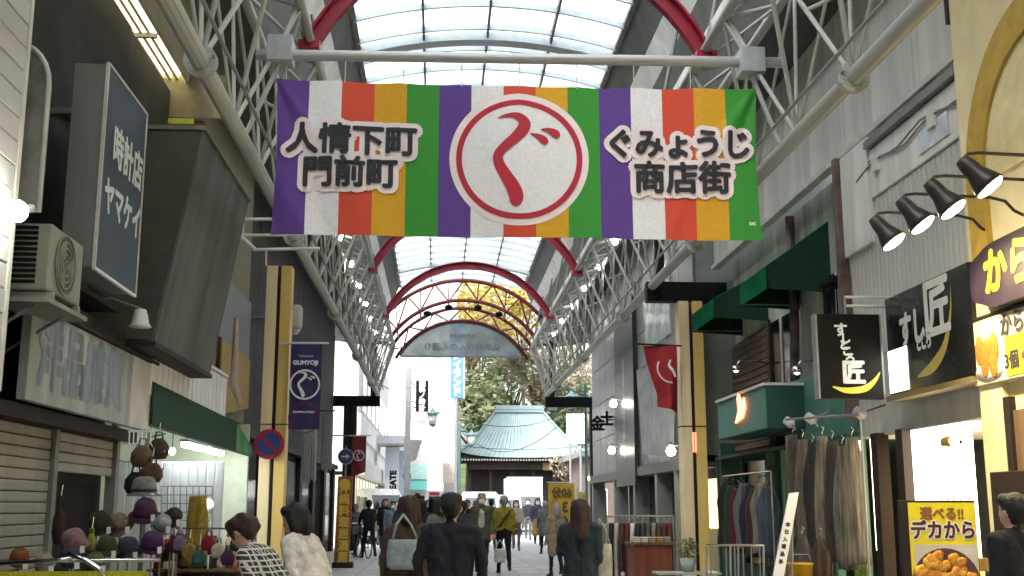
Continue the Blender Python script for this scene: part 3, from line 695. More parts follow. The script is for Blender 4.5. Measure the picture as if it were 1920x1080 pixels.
for i, (px0, px1, py0, py1, Y) in enumerate(((568, 592, 800, 902, 27), (605, 622, 770, 882, 31))):
    a = P(px0, py0, Y=Y); b_ = P(px1, py1, Y=Y); V = []; Fc = []; n = 20
    for k in range(n + 1):
        x = a.x + (b_.x - a.x) * k / n; d = .05 * math.sin(k * 1.7)
        V += [(x, Y + d, a.z), (x, Y + d * 1.4, b_.z + .04 * math.sin(k))]
    for k in range(n): Fc.append((2 * k, 2 * k + 2, 2 * k + 3, 2 * k + 1))
    cl = thing('hanging_cloth', ('longer nearer' if i == 0 else 'slim farther') + ' white cloth strip hanging outside the dark boutique', 'cloth', (a.x, Y, b_.z))
    mo('cloth', V, Fc, CURT, cl, True); rod('cloth_rod', (a.x - .05, Y, a.z), (b_.x + .05, Y, a.z), .02, DBROWN, cl); rod('rod_stay', (a.x, Y, a.z), (-3.76, Y, a.z), .015, DBROWN, cl)
c = P(553, 597, Y=21.5)
t = thing('wall_lantern', 'pale rounded box lantern beside the head of the left cream pillar', 'lamp', c)
box('lantern_body', c + Vector((-.14, -.12, -.22)), c + Vector((.14, .12, .26)), OFFW, t, .07); lathe('lantern_base', [(.12, 0), (.07, -.08), (.02, -.1)], c + Vector((0, 0, -.22)), OFFW, t, 12); rod('lantern_arm', c, (-3.75, c.y, c.z), .03, STEELD, t)

# --- hanging purple flag on pillar
def vflag(name, label, Y, x0p, x1p, y0p, y1p, m, ring_m, point, dark=False, cut=None):
    a = P(x0p, y0p, Y=Y); b_ = P(x1p, y0p, Y=Y); zb = P(x0p, y1p, Y=Y).z
    cx = (a.x + b_.x) / 2; w = b_.x - a.x; zt = a.z
    f = thing(name, label, 'flag', (cx, Y, zb))
    V = []; Fc = []; NX, NZ = 10, 24
    for j in range(NZ + 1):
        for i in range(NX + 1):
            u = i / NX; v = j / NZ; zl = zb + (point * (u if cut != 'mid' else 1 - abs(2 * u - 1)) if True else 0)
            zl = zb + point * (1 - u)
            z = zl + (zt - zl) * v; V.append((a.x + w * u, Y + .02 * math.sin(u * 6 + v * 5) * (1.2 - v), z))
    for j in range(NZ):
        for i in range(NX): q = j * (NX + 1) + i; Fc.append((q, q + 1, q + NX + 2, q + NX + 1))
    mo('cloth', V, Fc, m, f, True)
    rod('flag_pole', (a.x - .1, Y, zt + .02), (b_.x + .12, Y, zt + .02), .018, OFFW, f)
    return f, cx, w, zt, zb
PURP = mat('purple_flag_cloth', (.040, .032, .11), .8, var=.15); FW_ = mat('flag_white', (.72, .72, .78), .8, var=.05); MAR = mat('flag_maroon', (.16, .02, .06), .8)
fl, cx, w_, zt, zb = vflag('hanging_flag', 'purple vertical flag with white circle emblem beside the left cream pillar', 19.9, 546, 604, 645, 805, PURP, FW_, .0)
Y = 19.86
disc('emblem_ring', (cx, Y - .03, zt - .72), .265, FW_, fl, th=.006, r0=.235); GU(fl, FW_, (1, 0, 0), (0, 0, 1), (cx - .01, Y - .03, zt - .72), .44)
text('flag_lettering', 'GUMYOJI', .105, (cx, Y - .03, zt - .34), FW_, fl, bold=.006); text('flag_small_lettering', 'Yokohama', .06, (cx, Y - .03, zt - .22), FW_, fl); text('flag_small_lettering', 'SHOPPING STREET', .045, (cx, Y - .03, zt - 1.2), FW_, fl, bold=.002)
disc('flag_arc', (cx, Y - .02, zt - 1.3), .27, MAR, fl, th=.004, r0=.255)
rod('flag_bracket', (cx + .3, 19.9, zt + .02), (-2.85, 20.1, zt + .02), .02, OFFW, fl)
# --- no parking disc
c = P(505, 833, Y=20.0)
t = thing('no_parking_sign', 'round blue no parking sign with red rim and slash on the cream pillar', 'sign', c)
SB, SR = mat('sign_blue', (.03, .07, .30), .4, var=.1), mat('sign_red', (.40, .02, .05), .4, var=.1)
disc('sign_face', c, .225, SB, t, th=.012); disc('sign_rim', c + Vector((0, -.012, 0)), .262, SR, t, th=.012, r0=.195)
d = Vector((.14, 0, -.14)); n_ = Vector((.022, 0, .022)); cc_ = c + Vector((0, -.013, 0))
prism('sign_slash', [cc_ - d - n_, cc_ + d - n_, cc_ + d + n_, cc_ - d + n_], (0, -.006, 0), SR, t); rod('sign_clamp', c, c + Vector((0, .14, 0)), .05, STEELD, t)
# --- red flag farther and blue arrow disc
fl, cx, w_, zt, zb = vflag('hanging_flag', 'small maroon hanging flag with pale circle emblem near the orange standing sign', 33.0, 661, 687, 818, 885, mat('maroon_flag_cloth', (.20, .022, .03), .8), FW_, -.15)
disc('emblem_ring', (cx, 32.95, zt - .55), .16, FW_, fl, th=.006, r0=.135); GU(fl, FW_, (1, 0, 0), (0, 0, 1), (cx, 32.95, zt - .55), .26)
rod('flag_bracket', (cx - .3, 33, zt + .02), (-3.7, 33, zt + .02), .02, STEELD, fl)
c = P(648, 856, Y=31.5)
t = thing('blue_arrow_sign', 'round blue traffic disc with white arrow beside the maroon flag', 'sign', c)
SBD = mat('dull_blue', (.035, .06, .14), .6); disc('sign_face', c, .2, SBD, t, th=.012); disc('sign_rim', c + Vector((0, -.001, 0)), .215, OFFW, t, th=.01, r0=.2)
cc_ = c + Vector((0, -.014, 0)); prism('sign_arrow', [cc_ + Vector(v) for v in ((-.11, 0, -.02), (.02, 0, -.02), (.02, 0, -.07), (.12, 0, .0), (.02, 0, .07), (.02, 0, .02), (-.11, 0, .02))], (0, -.004, 0), OFFW, t)
rod('sign_post', (c.x, c.y + .04, 0), (c.x, c.y + .04, c.z + .3), .03, STEELD, t)
# --- orange standing sign
Y = 29.0; a = P(632, 893, Y=Y); b_ = P(662, 893, Y=Y); zb = .15
t = thing('standing_sign', 'tall orange brown standing sign with yellow vertical lettering on the left pavement', 'sign', ((a.x + b_.x) / 2, Y, 0))
ORG = mat('orange_brown_board', (.38, .12, .03), .6, var=.3, scale=5); YEL = mat('yellow_ink', (.75, .52, .08), .6)
prism('board', [(a.x - .02, Y, zb), (b_.x - .05, Y, zb), (b_.x, Y, a.z), (a.x + .03, Y, a.z)], (0, .1, 0), ORG, t)
text('sign_lettering', '沖縄料理居酒屋', .27, ((a.x + b_.x) / 2, Y, (zb + a.z) / 2 - .1), YEL, t, vertical=True, bold=.012, spacing=1.05)
disc('sign_emblem', ((a.x + b_.x) / 2, Y - .002, a.z - .2), .14, YEL, t, th=.004); box('foot', (a.x - .05, Y - .15, .01), (b_.x + .05, Y + .3, .14), DBROWN, t)

# ================================================================ RIGHT SIDE
BEIGEW = mat('beige_stucco', (.78, .68, .40), .8, var=.1, scale=2, bump=.1)
GOLD = mat('ochre_gold_paint', (.52, .34, .05), .6, var=.15)
XR = 4.9
yc = P(1806, 350, X=XR).y
# --- pale fascia boards along the right eave
fa = thing('eave_fascia', 'run of pale grey fascia boards under the right eave of the arcade', 'fascia', (5.1, 12, 6))
zf = P(1700, 182, X=5.05).z
for k in range(8):
    y = 2.2 + k * 2.25; box('fascia_board', (5.05, y, zf), (5.11, y + 2.235, 8.0), PANEL, fa, .006)
box('fascia_lip', (5.0, 2.2, zf - .07), (5.13, 20.2, zf - .002), OFFW, fa)
# --- beige arched restaurant
t = thing('arched_restaurant', 'warm beige restaurant front with a gold arch at the right edge', 'building', (6, 8.5, 0))
box('wall', (XR, 1.5, 2.55), (8.5, yc, 8), BEIGEW, t)
box('corner_pier', (XR, yc - .42, 0), (8.5, yc, 2.549), BEIGEW, t)
box('lower_wall', (XR + .06, 7.4, 0), (8.5, yc - .42, 2.549), BEIGEW, t)
box('door', (XR + .03, 8.0, 0), (XR + .06, 9.45, 2.3), BRN, t); box('door_frame', (XR + .0, 9.45, 0), (XR + .07, 9.56, 2.42), DBROWN, t); box('door_glass', (XR + .02, 8.3, .9), (XR + .031, 9.2, 2.1), mat('amber_glass', (.4, .25, .06), .2), t)
V = []; Fc = []; N = 20; cy, cz = 8.47, 4.35
for k in range(N + 1):
    a = math.pi * k / N
    for rr, x in ((1.34, XR - .05), (1.34, XR - .0), (1.02, XR - .0), (1.02, XR - .05)): V.append((x, cy + rr * math.cos(a), cz + rr * math.sin(a) * 1.05))
for k in range(N):
    for q in range(4): Fc.append((4 * k + q, 4 * k + (q + 1) % 4, 4 * k + 4 + (q + 1) % 4, 4 * k + 4 + q))
mo('gold_arch', V, Fc, GOLD, t)
prism('arch_field', [(XR - .02, cy + 1.015 * math.cos(math.pi * k / N), cz + 1.015 * 1.05 * math.sin(math.pi * k / N)) for k in range(N + 1)], (.018, 0, 0), mat('pale_gold', (.76, .66, .36), .7), t)
box('arch_post', (XR - .05, cy + 1.02, 3.4), (XR - .001, cy + 1.34, cz), GOLD, t)
box('arch_post', (XR - .05, cy - 1.34, 3.4), (XR - .001, cy - 1.02, cz), GOLD, t)
box('joint_strip', (XR - .02, yc + .005, 6.1), (XR + .05, yc + .06, 8), DBROWN, t)
# --- dark oval plaque with gold brush lettering
a = P(1818, 575, X=4.72); b_ = P(1822, 470, X=4.72)
t = thing('plaque_sign', 'dark carved wooden plaque with gold brushed lettering lit by the spot lamps', 'sign', (4.75, 8.9, 3.4))
zb, zt = P(1830, 585, X=4.74).z, P(1830, 470, X=4.74).z; ye = P(1822, 520, X=4.74).y; y0 = ye - 1.75
pl = []
for k in range(40):
    A = 2 * math.pi * k / 40; ca, sa = math.cos(A), math.sin(A)
    e = .38; rx = abs(ca) ** e * (1 if ca > 0 else -1); rz = abs(sa) ** e * (1 if sa > 0 else -1)
    wv = 1 + .05 * math.cos(4 * A)
    pl.append((4.74, (ye + y0) / 2 + (ye - y0) / 2 * rx * wv, (zb + zt) / 2 + (zt - zb) / 2 * rz * wv))
PLUM = mat('plum_lacquer', (.02, .012, .026), .45, var=.2, spec=.25)
prism('plaque', pl, (.08, 0, 0), PLUM, t); box('plaque_batten', (4.82, y0 + .3, zb + .1), (4.9, ye - .3, zt - .1), BRN, t)
text('plaque_lettering', 'から揚', .42, (4.74, (ye + y0) / 2 + .02, (zb + zt) / 2 + .0), mat('gold_leaf', (.55, .33, .02), .4), t, right=(0, -1, 0), bold=.02, depth=.006)
# --- price board
z1, z0 = zb - .05, zb - .62
t = thing('price_board', 'yellow and cream food price board below the dark plaque', 'sign', (4.85, 9, z0))
PB = mat('cream_print', (.80, .72, .48), .5, var=.06); PY = mat('yellow_print', (.78, .58, .03), .5, var=.08)
yb1 = P(1822, 650, X=4.86).y
box('board', (4.86, yb1 - 2.2, z0), (4.9, yb1, z1), PB, t); box('yellow_field', (4.852, yb1 - 2.2, z0 + .02), (4.86, yb1 - .62, z0 + .36), PY, t)
FRY = mat('fried_crumb', (.52, .22, .03), .7, var=.4, scale=40)
for k, (dy, dz) in enumerate(((.16, .3), (.3, .27), (.42, .3), (.24, .18), (.4, .16))):
    lathe('printed_croquette', [(.012, -.012), (.07, -.008), (.08, 0), (.07, .006), (.012, .008)], (4.852, yb1 - dy, z0 + dz), FRY, t, 14, axis=(1, 0, 0), squash=1.7)
lathe('printed_dish', [(.01, -.006), (.25, -.004), (.25, .004), (.01, .006)], (4.856, yb1 - .3, z0 + .1), WHITE, t, 20, axis=(1, 0, 0), squash=.35)
text('board_lettering', 'からたま', .21, (4.852, yb1 - .98, z0 + .45), INK, t, right=(0, -1, 0), bold=.008)
text('board_price', '3個', .17, (4.852, yb1 - .72, z0 + .14), INK, t, right=(0, -1, 0), bold=.006); text('board_price', '490', .26, (4.852, yb1 - 1.1, z0 + .17), SR, t, right=(0, -1, 0), bold=.016)
rod('board_rail', (4.87, yb1 - 2.2, z1 + .025), (4.87, yb1, z1 + .025), .02, DBROWN, t)
# --- four spot lamps on arms
SHADE = mat('brown_lamp_shade', (.03, .022, .02), .45, var=.15)
ordn = ['farthest', 'third', 'second', 'nearest']
for k, (px, py, mx, my) in enumerate(((1640, 412, 1676, 453), (1690, 378, 1730, 421), (1744, 345, 1787, 392), (1806, 303, 1856, 350))):
    hd = P(px, py, X=3.85); Y = hd.y
    t = thing('spot_lamp', '%s lit brown spot lamp on an arm over the dark plaque' % {0: 'lowest leftmost', 1: 'second from left', 2: 'third from left', 3: 'highest rightmost'}[k], 'lamp', hd, 'spot lamps over the plaque')
    d = P(mx, my, Y=Y - .06) - hd; L = d.length; d.normalize()
    lathe('shade', [(.015, -.03), (.05, -.02), (.065, .05), (.07, L * .45), (.105, L * .8), (.125, L), (.118, L)], hd, SHADE, t, 18, axis=d)
    lathe('bulb_face', [(.11, 0), (.105, .018), (.07, .035), (.01, .042)], hd + d * (L - .005), glow('spot_bulb', (1, .84, .52), 16), t, 16, axis=d)
    tube('arm', [hd + Vector((0, 0, .02)), hd + Vector((.04, 0, .06)), (hd.x + .12, Y, hd.z + .07), (4.62, Y, hd.z + .05), (4.75, Y, hd.z + .02), (4.82, Y, hd.z - .06), (4.9, Y, hd.z - .1)], .014, SHADE, t)
    ld = bpy.data.lights.new('spot_light', 'SPOT'); ld.energy = 62; ld.color = (1, .78, .42); ld.spot_size = 2.0; ld.spot_blend = .7; ld.shadow_soft_size = .08
    lo = bpy.data.objects.new('spot_light', ld); lo.matrix_basis = Matrix.Translation(hd + d * (L + .06)) @ d.to_track_quat('-Z', 'Y').to_matrix().to_4x4(); link(lo, t)
# --- sushi shop
t = thing('sushi_shop', 'narrow shop with pale ribbed siding above a large black lettered sign', 'building', (6, 11.5, 0))
xs = 5.0; ys1 = P(1585, 400, X=xs).y
SID2 = mat('pale_metal_siding', (.52, .53, .50), .5, var=.25, scale=2, streak=True)
box('wall', (xs + .03, yc + .07, 2.3), (8, ys1, zf), SID2, t)
n = int((ys1 - yc - .1) / .115)
for k in range(n): box('siding_rib', (xs + .004, yc + .08 + k * .115, 3.2), (xs + .04, yc + .08 + k * .115 + .1, P(1700, 330, X=xs).z), SID2, t, .012)
zl = P(1700, 330, X=xs).z
box('upper_panel', (xs - .02, yc + .07, zl + .01), (xs + .03, ys1 - .9, zf - .3), PANEL, t, .01); box('upper_panel', (xs - .04, ys1 - .88, zl - .5), (xs + .03, ys1, zf - .12), PANEL, t, .01)
box('window_pane', (xs - .035, yc + .35, zl + .1), (xs - .022, yc + 1.05, zf - .55), mat('pale_window', (.55, .60, .66), .15, spec=.7), t)
box('reveal', (xs - .08, yc + .07, zf - .28), (xs + .02, ys1 - .9, zf - .2), STEELD, t); box('drain_pipe', (xs - .1, ys1 + .01, 2.5), (xs + .02, ys1 + .12, zf - .1), mat('rusty_pipe', (.16, .11, .10), .7, var=.4, scale=5), t)
box('shop_back', (7.2, yc, 0), (7.3, ys1, 2.6), mat('warm_interior', (.75, .66, .45), .7), t); box('shop_ceiling', (5.0, yc, 2.28), (7.3, ys1, 2.3), OFFW, t); box('shop_floor', (5.0, yc, .01), (7.3, ys1, .05), BRN, t)
for px in (1600, 1642, 1690): 
    y = P(px, 900, X=XR).y; box('front_post', (XR, y - .09, 0), (XR + .14, y + .09, 2.3), DBROWN if px > 1610 else mat('green_post', (.10, .20, .15), .6), t)
y0_, y1_ = P(1822, 850, X=XR + .1).y, P(1703, 850, X=XR + .1).y
LITW = glow('lit_paper_screen', (1, .88, .60), 2.6)
box('lit_screen', (XR + .10, y0_ + .04, 1.02), (XR + .14, y1_, 2.28), LITW, t)
box('screen_sill', (XR + .02, y0_, .9), (XR + .18, y1_, 1.015), BRN, t); box('screen_apron', (XR + .08, y0_, 0), (XR + .14, y1_, .9), BEIGEW, t)
for k in range(4): box('screen_bar', (XR + .075, y0_ + .25 + k * .14, 1.05), (XR + .098, y0_ + .275 + k * .14, 1.62), mat('pale_bar', (.6, .55, .4), .5), t)
y2_ = P(1612, 850, X=XR + .06).y; y3_ = P(1590, 850, X=XR + .06).y
box('lit_slot', (XR + .05, y2_, .9), (XR + .08, y3_, 2.25), LITW, t); y2_ = P(1650, 850, X=XR + .06).y; y3_ = P(1634, 850, X=XR + .06).y
box('lit_slot', (XR + .05, y2_, 1.0), (XR + .08, y3_, 2.25), LITW, t)
sl_ = bpy.data.lights.new('shop_light', 'AREA'); sl_.energy = 30; sl_.size = .8; sl_.color = (1, .85, .55); so_ = bpy.data.objects.new('shop_light', sl_); so_.matrix_basis = Matrix.Translation((6.1, 11.2, 2.25)); link(so_, t)
# lantern lamp box on the lit front
c = P(1780, 828, X=4.78)
t = thing('wall_spot', 'small brass cylinder lamp in front of the overexposed lit screen', 'lamp', c)
rod('barrel', c + Vector((0, -.1, 0)), c + Vector((.02, .12, 0)), .055, mat('brass', (.55, .38, .10), .35, metal=.6), t, 14); disc('lens', c + Vector((0, -.101, 0)), .045, glow('lens_warm', (1, .8, .4), 5), t, th=.004); rod('stem', c + Vector((.02, .05, 0)), c + Vector((.14, .05, .0)), .02, DBROWN, t)
# big black sign on the wall
GLB = mat('black_gloss_board', (.010, .011, .011), .25, var=.15, spec=.35)
ya, yb_ = P(1822, 600, X=4.85).y, P(1664, 650, X=4.85).y; zb = P(1664, 745, X=4.85).z; zt = P(1810, 492, X=4.85).z
t = thing('black_wall_sign', 'large glossy black wall sign with silver brushed characters above the lit screen', 'sign', (4.9, (ya + yb_) / 2, zb))
box('board', (4.85, ya, zb), (4.99, yb_, zt), GLB, t, .008)
SILV = mat('silver_lettering', (.62, .63, .60), .4, var=.1); CRES = mat('gold_crescent', (.45, .36, .08), .5)
mid = (ya + yb_) / 2
text('sign_character', '匠', .62, (4.85, mid - .28, zb + .72), SILV, t, right=(0, -1, 0), bold=.02, shear=.0); text('sign_lettering', 'すし', .40, (4.85, mid + .32, zb + .62), SILV, t, right=(0, -1, 0), bold=.018, sx=.8); text('sign_lettering', 'ところ', .2, (4.85, mid + .06, zb + .46), SILV, t, right=(0, -1, 0), bold=.01, sx=.6)
stroke('sign_crescent', [(-.35, -.42, .01), (0, -.36, .06), (.3, -.2, .05), (.48, .1, .02), (.52, .35, .004)], CRES, t, (0, -1, 0), (0, 0, 1), (4.85, mid - .1, zb + .55))
box('corner_reflection', (4.842, yb_ - .5, zb + .03), (4.849, yb_ - .02, zb + .48), glow('reflection_glow', (1, .97, .85), 1.6), t); box('sign_sill', (4.8, ya, zb - .06), (4.99, yb_, zb - .004), mat('sill_brown', (.22, .17, .08), .5), t)  # glowing panel put in for a bright reflection on the board
# hanging black sign facing along the street
Y = 11.9; a = P(1528, 588, Y=Y); b_ = P(1660, 748, Y=Y)
t = thing('hanging_sign', 'square black hanging sign with vertical white brush lettering and gold crescent', 'sign', ((a.x + b_.x) / 2, Y, b_.z))
box('board', (a.x, Y, b_.z), (b_.x, Y + .12, a.z), mat('black_sign_face', (.007, .005, .004), .5, spec=.15), t, .008); cx = (a.x + b_.x) / 2; ht = a.z - b_.z
for q in (a.x, b_.x - .012): box('edge_strip', (q - .004, Y - .006, b_.z), (q + .016, Y + .126, a.z), STEELD, t)
for ch, dx, f in zip('すしところ', (-.03, .02, 0, .03, .06), (.80, .70, .62, .55, .47)): text('sign_lettering', ch, .12 if ch != 'す' else .16, (cx - .06 + dx, Y, b_.z + ht * f), SILV, t, bold=.006)
text('sign_character', '匠', .27, (cx + .03, Y, b_.z + ht * .29), SILV, t, bold=.012)
stroke('sign_crescent', [(-.25, 0, .006), (-.1, -.04, .03), (.1, -.02, .035), (.22, .07, .02), (.28, .16, .004)], mat('yellow_crescent', (.72, .58, .06), .5), t, (1, 0, 0), (0, 0, 1), (cx + .04, Y, b_.z + ht * .14))
for z in (a.z + .1, a.z + .2): rod('sign_arm', (cx, Y + .06, z), (5.0, Y + .06, z), .015, OFFW, t)
rod('sign_drop', (cx, Y + .06, a.z), (cx, Y + .06, a.z + .2), .015, STEELD, t)
# --- standing menu sign
Y = 9.6; a = P(1686, 938, Y=Y); b_ = P(1828, 938, Y=Y)
t = thing('menu_stand', 'framed standing menu sign with yellow header and heap of fried chicken', 'sign', ((a.x + b_.x) / 2, Y, 0))
box('frame', (a.x, Y, .05), (b_.x, Y + .06, a.z), DBROWN, t, .008); x0, x1 = a.x + .07, b_.x - .012
FRAMEY = mat('menu_yellow', (.72, .62, .03), .5, var=.1); box('print', (x0, Y - .006, .12), (x1, Y, a.z - .02), FRAMEY, t)
cx = (x0 + x1) / 2
text('menu_heading', '選べる!!', .115, (cx, Y - .006, a.z - .12), mat('brown_ink', (.25, .10, .04), .6), t, bold=.005, sx=.95); text('menu_title_halo', 'デカから', .165, (cx, Y - .0062, a.z - .26), PINKW, t, bold=.018, sx=.88); text('menu_title', 'デカから', .165, (cx, Y - .0095, a.z - .26), mat('dark_brown_ink', (.06, .03, .02), .6), t, bold=.006, sx=.88)
box('photo', (x0 + .03, Y - .01, .2), (x1 - .01, Y - .0065, a.z - .37), mat('photo_grey', (.55, .52, .46), .5), t)
disc('printed_bowl', (cx, Y - .0105, a.z - .70), .30, mat('dark_bowl', (.10, .05, .06), .4), t, th=.003, n=32)
random.seed(3)
for k in range(34):
    A = random.uniform(0, math.pi); r = .26 * math.sqrt(random.random()); x, z = cx + r * math.cos(A) * .95, a.z - .70 + r * math.sin(A) * .95
    lathe('printed_chicken', [(.008, 0), (.05, .001), (.055, .005), (.03, .012), (.006, .014)], (x, Y - .0135 - .0001 * k, z), (FRY, mat('fried_light', (.72, .38, .05), .6, var=.3, scale=40), mat('fried_mid', (.62, .28, .03), .6, var=.35, scale=40))[k % 3], t, 10, axis=(0, -1, 0), squash=random.uniform(.7, 1.2), wob=.12)
for s in (x0, x1): rod('leg', (s, Y + .05, .05), (s, Y + .35, .0), .02, DBROWN, t)
# dark wooden board at the right frame edge
a = P(1870, 866, X=4.4); t = thing('dark_board', 'dark wooden notice board against the beige restaurant behind the person', 'board', (4.6, 9.2, 0))
box('board', (4.66, 8.35, .9), (4.72, 9.42, a.z - .06), DBROWN, t, .01)
for y in (8.45, 9.32): box('leg', (4.67, y - .03, 0), (4.71, y + .03, .9), DBROWN, t)

# --- green shop (clothes)
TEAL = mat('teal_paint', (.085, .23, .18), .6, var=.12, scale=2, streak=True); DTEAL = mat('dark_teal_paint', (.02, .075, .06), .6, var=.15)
PLAST = mat('stained_plaster', (.50, .53, .46), .85, var=.4, scale=2, bump=.15, streak=True)
t = thing('clothes_shop', 'two storey clothes shop with teal front and stained pale plaster above', 'building', (6, 16, 0))
xu = 5.35
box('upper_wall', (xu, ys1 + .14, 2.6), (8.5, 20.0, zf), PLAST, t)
box('teal_band', (xu - .3, ys1 + .14, 2.36), (xu - .002, 16.0, 3.25), TEAL, t); box('brown_cladding', (xu - .06, 17.8, 2.4), (xu - .002, 20.0, 4.35), mat('brown_boards', (.17, .13, .10), .75, var=.25, streak=True), t)
for k in range(16): box('cladding_board', (xu - .085, 17.8, 2.45 + k * .118), (xu - .062, 20.0, 2.45 + k * .118 + .1), mat('brown_boards', (0, 0, 0)), t, .006)
for (y0, y1, z0, z1) in ((16.6, 17.7, 3.1, 4.4), (14.2, 15.0, 3.5, 4.6)):
    box('window_glass', (xu - .03, y0, z0), (xu - .004, y1, z1), GLASSD, t); box('window_frame', (xu - .06, y0 - .06, z0 - .06), (xu - .031, y0, z1 + .06), DBROWN, t); box('window_frame', (xu - .06, y1, z0 - .06), (xu - .031, y1 + .06, z1 + .06), DBROWN, t); box('window_mullion', (xu - .05, (y0 + y1) / 2 - .03, z0), (xu - .031, (y0 + y1) / 2 + .03, z1), OFFW, t); box('window_sill', (xu - .12, y0 - .08, z0 - .12), (xu - .003, y1 + .08, z0 - .062), DBROWN, t)
tube('downpipe', [(xu - .12, 16.2, zf - .1), (xu - .12, 16.2, 4.2), (xu - .14, 16.25, 3.3)], .07, mat('rusty_pipe', (0, 0, 0)), t)
for k in range(5): rod('window_rail_bar', (5.0, 13.75 + k * .12, 3.75), (5.0, 13.75 + k * .12, 4.3), .012, BLACK, t)
box('window_rail', (4.95, 13.7, 4.3), (xu, 14.3, 4.36), BLACK, t); box('window_rail', (4.97, 13.7, 3.72), (xu, 14.3, 3.75), BLACK, t)
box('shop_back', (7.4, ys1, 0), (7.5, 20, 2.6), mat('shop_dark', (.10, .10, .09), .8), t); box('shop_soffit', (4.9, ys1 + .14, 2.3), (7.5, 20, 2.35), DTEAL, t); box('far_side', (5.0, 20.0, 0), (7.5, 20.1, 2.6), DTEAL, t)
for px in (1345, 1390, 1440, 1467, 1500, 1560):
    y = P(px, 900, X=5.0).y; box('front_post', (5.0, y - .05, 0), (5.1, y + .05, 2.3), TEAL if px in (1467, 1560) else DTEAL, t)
for px0, px1 in ((1392, 1438), (1502, 1556)):
    y0, y1 = P(px1, 900, X=5.06).y, P(px0, 900, X=5.06).y; box('shop_window', (5.05, y0 + .06, .6), (5.07, y1 - .06, 2.2), GLASSD, t); box('stall_riser', (5.02, y0 + .06, 0), (5.08, y1 - .06, .59), DTEAL, t)
y0 = P(1347, 900, X=5.1).y; box('lit_window', (5.12, y0 + .1, 1.1), (5.16, y0 + 1.1, 2.0), glow('yellow_lit', (1, .80, .22), .9), t); box('cream_panel', (5.1, y0 + .05, 0), (5.17, y0 + 1.2, 1.09), mat('cream_panel', (.62, .55, .35), .7), t)
# teal sign box with red neon
t = thing('teal_sign_box', 'teal box sign with glowing red flame shaped neon over the clothes shop', 'sign', (4.7, 16.8, 2.5))
y0, y1 = P(1436, 760, X=4.5).y, P(1346, 780, X=4.5).y; zt, zb = P(1436, 722, X=4.5).z, P(1346, 825, X=4.5).z
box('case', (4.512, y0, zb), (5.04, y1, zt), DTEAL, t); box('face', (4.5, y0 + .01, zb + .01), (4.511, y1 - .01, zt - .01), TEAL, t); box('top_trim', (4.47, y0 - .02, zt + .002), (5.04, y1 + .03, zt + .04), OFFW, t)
NEON = glow('red_neon', (1, .10, .03), 3.5); ny, nz = (y0 + y1) / 2 - .1, zb + .2
prism('neon_flame', [(4.47, ny + dy, nz + dz) for dy, dz in ((.30, -.02), (-.12, .03), (-.27, .16), (-.22, .32), (-.05, .26), (.06, .42), (.16, .34), (.10, .16))], (.02, 0, 0), NEON, t)
for dy in (-.05, .1): rod('neon_cord', (4.48, ny + dy, nz + .35), (4.5, ny + dy, zt), .008, BLACK, t)
# green awnings
GRA = translucent('bright_green_canvas', (.035, .30, .14), .5, 0); GREEN_SHADE = mat('shaded_green_canvas', (.006, .042, .02), .8, var=.15)  # second canvas is a darkened copy: gusset shade put into its colour
for i, (y0, y1, z0, z1, lab) in enumerate(((17.9, 19.5, 4.52, 5.2, 'farther bright green window awning, beside the right cream pillar'), (14.9, 16.3, 4.42, 5.25, 'nearer bright green window awning, above the stained plaster'))):
    t = thing('window_awning', lab, 'awning', (4.9, y0, z0), 'green awnings over the clothes shop')
    x0, x1 = 4.45, xu
    prism('canopy', [(x0, y0, z0 + .3), (x0, y1, z0 + .3), (x1, y1, z1 + .12), (x1, y0, z1 + .12)], (0, 0, .015), GRA, t); prism('valance', [(x0, y0, z0), (x0, y1, z0), (x0, y1, z0 + .3), (x0, y0, z0 + .3)], (.012, 0, 0), GRA, t)
    for y in (y0, y1): prism('gusset', [(x0, y, z0), (x1, y, z0 - .05), (x1, y, z1 + .12), (x0, y, z0 + .3)], (0, .012, 0), GREEN_SHADE, t)
    for y in (y0 + .03, y1 - .03): rod('stay', (x0 + .02, y, z0 + .02), (x1, y, z0 + .02), .012, STEELD, t)
# gooseneck lamps over the teal front
for i, (px, py, ex) in enumerate(((1380, 688, 1345), (1494, 690, 1456))):
    c = P(px, py, X=4.75)
    t = thing('gooseneck_lamp', ('farther chrome gooseneck lamp by the brown boards' if i == 0 else 'nearer chrome gooseneck lamp above the teal band'), 'lamp', c, 'gooseneck lamps on the clothes shop')
    tube('arm', [(xu, c.y, c.z + .05), (xu - .3, c.y, c.z + .1), (c.x + .05, c.y, c.z + .09), c], .014, CHROME, t); lathe('head', [(.02, .03), (.05, .02), (.075, -.06), (.07, -.065)], c, CHROME, t, 14); lathe('bulb', [(.01, -.09), (.04, -.07), (.03, -.03)], c, glow('bulb_dim', (1, .95, .8), 2.5), t, 10)
for i, (px, py) in enumerate(((1480, 792), (1520, 785), (1612, 775))):
    c = P(px, py, X=4.7)
    t = thing('clip_spot', ['leftmost', 'middle', 'rightmost'][i] + ' of three small pale clip spots under the teal front', 'lamp', c, 'clip spots under the teal front')
    lathe('head', [(.03, -.07), (.06, -.06), (.065, .04), (.03, .08)], c, OFFW, t, 12, axis=(.5, -.6, -.5)); rod('stem', c, (5.0, c.y, c.z + .1), .012, STEELD, t); rod('clip', c + Vector((.05, .05, .0)), c + Vector((.1, .05, -.1)), .015, OFFW, t)
